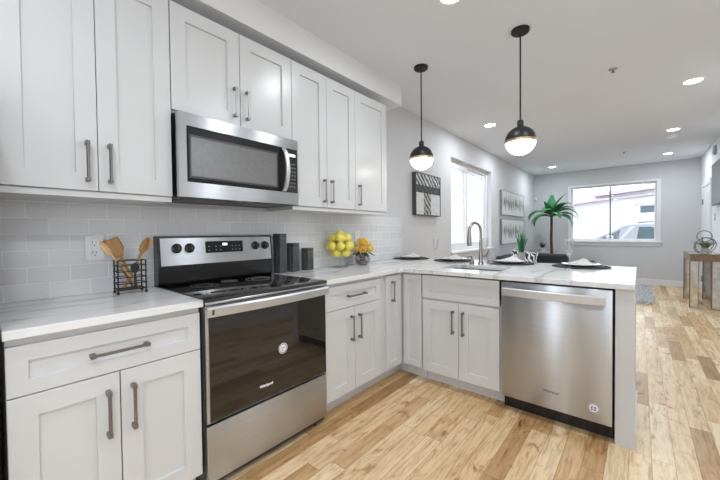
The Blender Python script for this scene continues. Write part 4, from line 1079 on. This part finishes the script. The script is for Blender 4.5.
# end table and grass plant
o = thing('end_table', 'small dark end table at the near end of the sofa', 'table', (.64, 5.3, 0))
MB().lathe([(0, .60), (.2, .60), (.205, .61), (.2, .625), (0, .625)], (0, 0, 0), 32).build('tabletop', M['sofa'], o)
for k in range(3):
    a = 2*PI*k/3; MB().tube([(.17*math.cos(a), .17*math.sin(a), 0), (.1*math.cos(a), .1*math.sin(a), .6)], .012, 8).build('leg', M['blackmat'], o)
def blades(parent, n, h, spread, mat, name='leaf', w=.006, base=0, seed=1, r0=.03):
    g = random.Random(seed)
    for k in range(n):
        a = g.uniform(0, 2*PI); hh = h*g.uniform(.6, 1); s = spread*g.uniform(.2, 1); b = MB(); pr = None
        d = Vector((math.cos(a), math.sin(a), 0)); sd = Vector((-math.sin(a+.6), math.cos(a+.6), 0)); p0 = d*r0*g.uniform(0, 1)
        for i in range(6):
            u = i/5; p = p0+d*s*u*u+Vector((0, 0, base+hh*u*(1-.12*u))); ww = w*(1-u)**.6+.0006
            q = [b.bm.verts.new(p-sd*ww), b.bm.verts.new(p+sd*ww)]
            if pr: b.bm.faces.new((pr[0], pr[1], q[1], q[0]))
            pr = q
        b.build(name, mat, parent, solid=.001)
o = thing('grass_plant', 'bright green grass plant in grey pot before the lower canvas', 'plant', (.635, 5.3, .625))
MB().lathe([(0, 0), (.045, 0), (.058, .2), (.06, .24), (.054, .24), (.052, .21), (0, .21)], (0, 0, 0), 24).build('pot', M['pot'], o)
MB().lathe([(0, .215), (.052, .212)], (0, 0, 0), 20).build('soil', M['soil'], o)
blades(o, 70, .48, .085, M['grassleaf'], 'blade', .008, .2, 4, .045)

# palm
def palm():
    o = thing('potted_palm', 'tall potted palm with broad drooping leaves in the far left corner', 'plant', (.55, 8.25, 0))
    MB().lathe([(0, 0), (.13, 0), (.17, .28), (.18, .33), (.165, .33), (.155, .29), (0, .29)], (0, 0, 0), 28).build('pot', M['pot'], o)
    MB().lathe([(0, .30), (.158, .295)], (0, 0, 0), 20).build('soil', M['soil'], o)
    tr = [(0, 0, .28), (.012, 0, .6), (-.008, .01, 1.0), (.0, .0, 1.35), (.0, 0, 1.56)]
    b = MB(); n = 40; pts = []; rad = []
    for i in range(n+1):
        u = i/n*4; k = min(int(u), 3); f = u-k; p = Vector(tr[k]).lerp(Vector(tr[k+1]), f); pts.append(p); rad.append((.034-.010*i/n)*(1+.14*(i % 2)))
    b.tube(pts, rad, 12); b.build('trunk', M['bark'], o)
    top = Vector((0, 0, 1.55)); g = random.Random(11)
    # (angle in plan, lift, droop, length)
    fr = [(-2.75, .75, 2.0, .74), (-2.35, .3, 1.9, .66), (2.9, .8, 1.9, .74), (-3.05, .2, 1.7, .62), (-.15, .8, 1.95, .78), (.1, .4, 1.8, .72), (-.35, .2, 1.7, .68),
          (-.6, 1.3, 1.3, .70), (.5, 1.1, 1.3, .62), (1.2, 4.5, .3, .55), (-1.4, 8.0, .15, .56), (-1.0, .5, 1.5, .55), (2.2, 1.2, 1.2, .58), (-1.8, 1.0, 1.5, .55), (0.0, 2.6, .75, .66), (-2.2, 2.4, .7, .46)]
    for a, lift, droop, L_ in fr:
        d = Vector((math.cos(a), math.sin(a), 0)); s = Vector((-math.sin(a), math.cos(a), 0)); pts = []; p = top.copy(); ang = math.atan(lift)+.25
        N_ = 12
        for i in range(N_+1):
            pts.append(p.copy()); p = p+(d*math.cos(ang)+Vector((0, 0, math.sin(ang))))*(L_/N_); ang -= droop*1.6/N_*(.5+i/N_)
        b = MB(); pr = None
        for i, q in enumerate(pts):
            u = i/N_; ww = .10*max(0, math.sin(PI*(max(0, u-.12)/.88)**.75))*(1 if u > .12 else 0)+.006
            if i == N_: ww = .002
            fold = Vector((0, 0, .35*ww))
            v = [b.bm.verts.new(q-s*ww+fold*.0-Vector((0, 0, .25*ww))), b.bm.verts.new(q-s*ww*.5+fold*.2), b.bm.verts.new(q-Vector((0, 0, .01))), b.bm.verts.new(q+s*ww*.5+fold*.2), b.bm.verts.new(q+s*ww-Vector((0, 0, .25*ww)))]
            if pr:
                for k in range(4): b.bm.faces.new((pr[k], pr[k+1], v[k+1], v[k]))
            pr = v
        b.build('frond', M['leaf'], o, solid=.002, ang=80)
palm()
o = thing('plant_stand', 'slim white stand in the far left corner behind the palm', 'table', (.27, 8.62, 0))
MB().lathe([(0, .68), (.14, .68), (.145, .69), (.14, .705), (0, .705)], (0, 0, 0), 28).build('tabletop', M['potwhite'], o)
MB().lathe([(0, 0), (.12, 0), (.12, .015), (.02, .03), (.02, .68)], (0, 0, 0), 20).build('pedestal', M['potwhite'], o)
o = thing('potted_succulent', 'small succulent in white pot left of the palm trunk', 'plant', (.29, 8.60, .705))
MB().lathe([(0, 0), (.045, 0), (.07, .05), (.075, .10), (.068, .10), (.06, .07), (0, .07)], (0, 0, 0), 24).build('pot', M['potwhite'], o)
blades(o, 16, .22, .09, M['leafdark'], 'leaf', .02, .07, 9, .03)

# shag rug
def rug():
    o = thing('shag_rug', 'grey shaggy rug on the boards beyond the peninsula', 'rug', (1.77, 7.5, 0))
    b = MB(); g = random.Random(2); nx, ny = 26, 40; rows = []
    for i in range(nx+1):
        r = []
        for j in range(ny+1):
            x = (i/nx-.5)*1.14; y = (j/ny-.5)*2.1; e = i in (0, nx) or j in (0, ny)
            r.append(b.bm.verts.new((x+g.uniform(-.012, .012), y+g.uniform(-.012, .012), .004 if e else .03+g.uniform(-.008, .012))))
        rows.append(r)
    for i in range(nx):
        for j in range(ny): b.bm.faces.new((rows[i][j], rows[i+1][j], rows[i+1][j+1], rows[i][j+1]))
    b.build('backing', M['fur'], o)
    t = MB()
    for k in range(5200):
        x = g.uniform(-.58, .58); y = g.uniform(-1.07, 1.07); a = g.uniform(0, 2*PI); h = g.uniform(.03, .065)
        d = Vector((math.cos(a), math.sin(a), 0)); s = Vector((-math.sin(a), math.cos(a), 0))*.007
        p = Vector((x, y, .022)); m_ = p+d*.02+Vector((0, 0, h*.8)); q = p+d*.05+Vector((0, 0, h*.75))
        v = [t.bm.verts.new(z) for z in (p-s, p+s, m_+s*.8, m_-s*.8, q)]
        t.bm.faces.new(v[:4]); t.bm.faces.new((v[3], v[2], v[4]))
    pl = t.build('pile', M['fur'], o, recalc=False); pl['kind'] = 'stuff'
rug()

# console table
def console():
    o = thing('console_table', 'mirrored console table with bronze edges along the right wall', 'table', (2.745, 6.50, 0))
    W_, L_, H_ = .33, 1.0, .835; lw = .095
    MB().box(0, W_, 0, L_, H_-.022, H_, .002).build('tabletop', M['mirror'], o)
    tp = MB().cells('z', [-.003, .012, W_-.012, W_+.003], [-.003, .012, L_-.012, L_+.003], lambda i, j: not (i == 1 and j == 1), H_-.024, H_+.002)
    tp.build('edge_trim', M['bronze'], o, smooth=False)
    ap = MB()
    ap.box(.008, W_-.008, -.001, .03, H_-.11, H_-.024).box(.008, W_-.008, L_-.03, L_-.004, H_-.11, H_-.024).box(-.001, .03, .03, L_-.03, H_-.11, H_-.024).box(W_-.03, W_-.004, .03, L_-.03, H_-.11, H_-.024)
    ap.build('apron', M['bronze'], o, smooth=False)
    for x in (0, W_-lw):
        for y in (0, L_-lw):
            l = MB().box(x+.004, x+lw-.004, y+.004, y+lw-.004, .015, H_-.024, .001).build('leg', M['mirror'], o)
            e = MB()
            for a in (x, x+lw-.006):
                for b in (y, y+lw-.006): e.box(a, a+.006, b, b+.006, 0, H_-.024)
            e.build('edge_trim', M['bronze'], l, smooth=False)
console()
o = thing('ring_planter', 'silver hoop ornament with trailing green plant on the console table', 'plant', (2.915, 6.62, .837))
def hoop(c, r, rot, nm='hoop', th=.007):
    pts = [Matrix.Translation(c) @ Matrix.Rotation(rot[2], 4, 'Z') @ Matrix.Rotation(rot[0], 4, 'X') @ Vector((r*math.cos(t), 0, r*math.sin(t))) for t in [2*PI*k/36 for k in range(36)]]
    MB().tube(pts, th, 8, closed=True).build(nm, M['chrome'], o)
hoop((0, .05, .27), .085, (0, 0, .2)); hoop((-.01, .0, .13), .125, (.35, 0, .5)); hoop((.01, .02, .13), .125, (-.3, 0, -.6))
MB().lathe([(0, 0), (.05, 0), (.06, .01), (.05, .02), (.04, .08), (.05, .10), (0, .10)], (0, .02, 0), 24).build('bowl', M['pot'], o)
blades(o, 34, .14, .17, M['airplant'], 'leaf', .012, .09, 21, .03)
blades(o, 20, .10, .14, M['leafdark'], 'leaf', .016, .10, 25, .03)
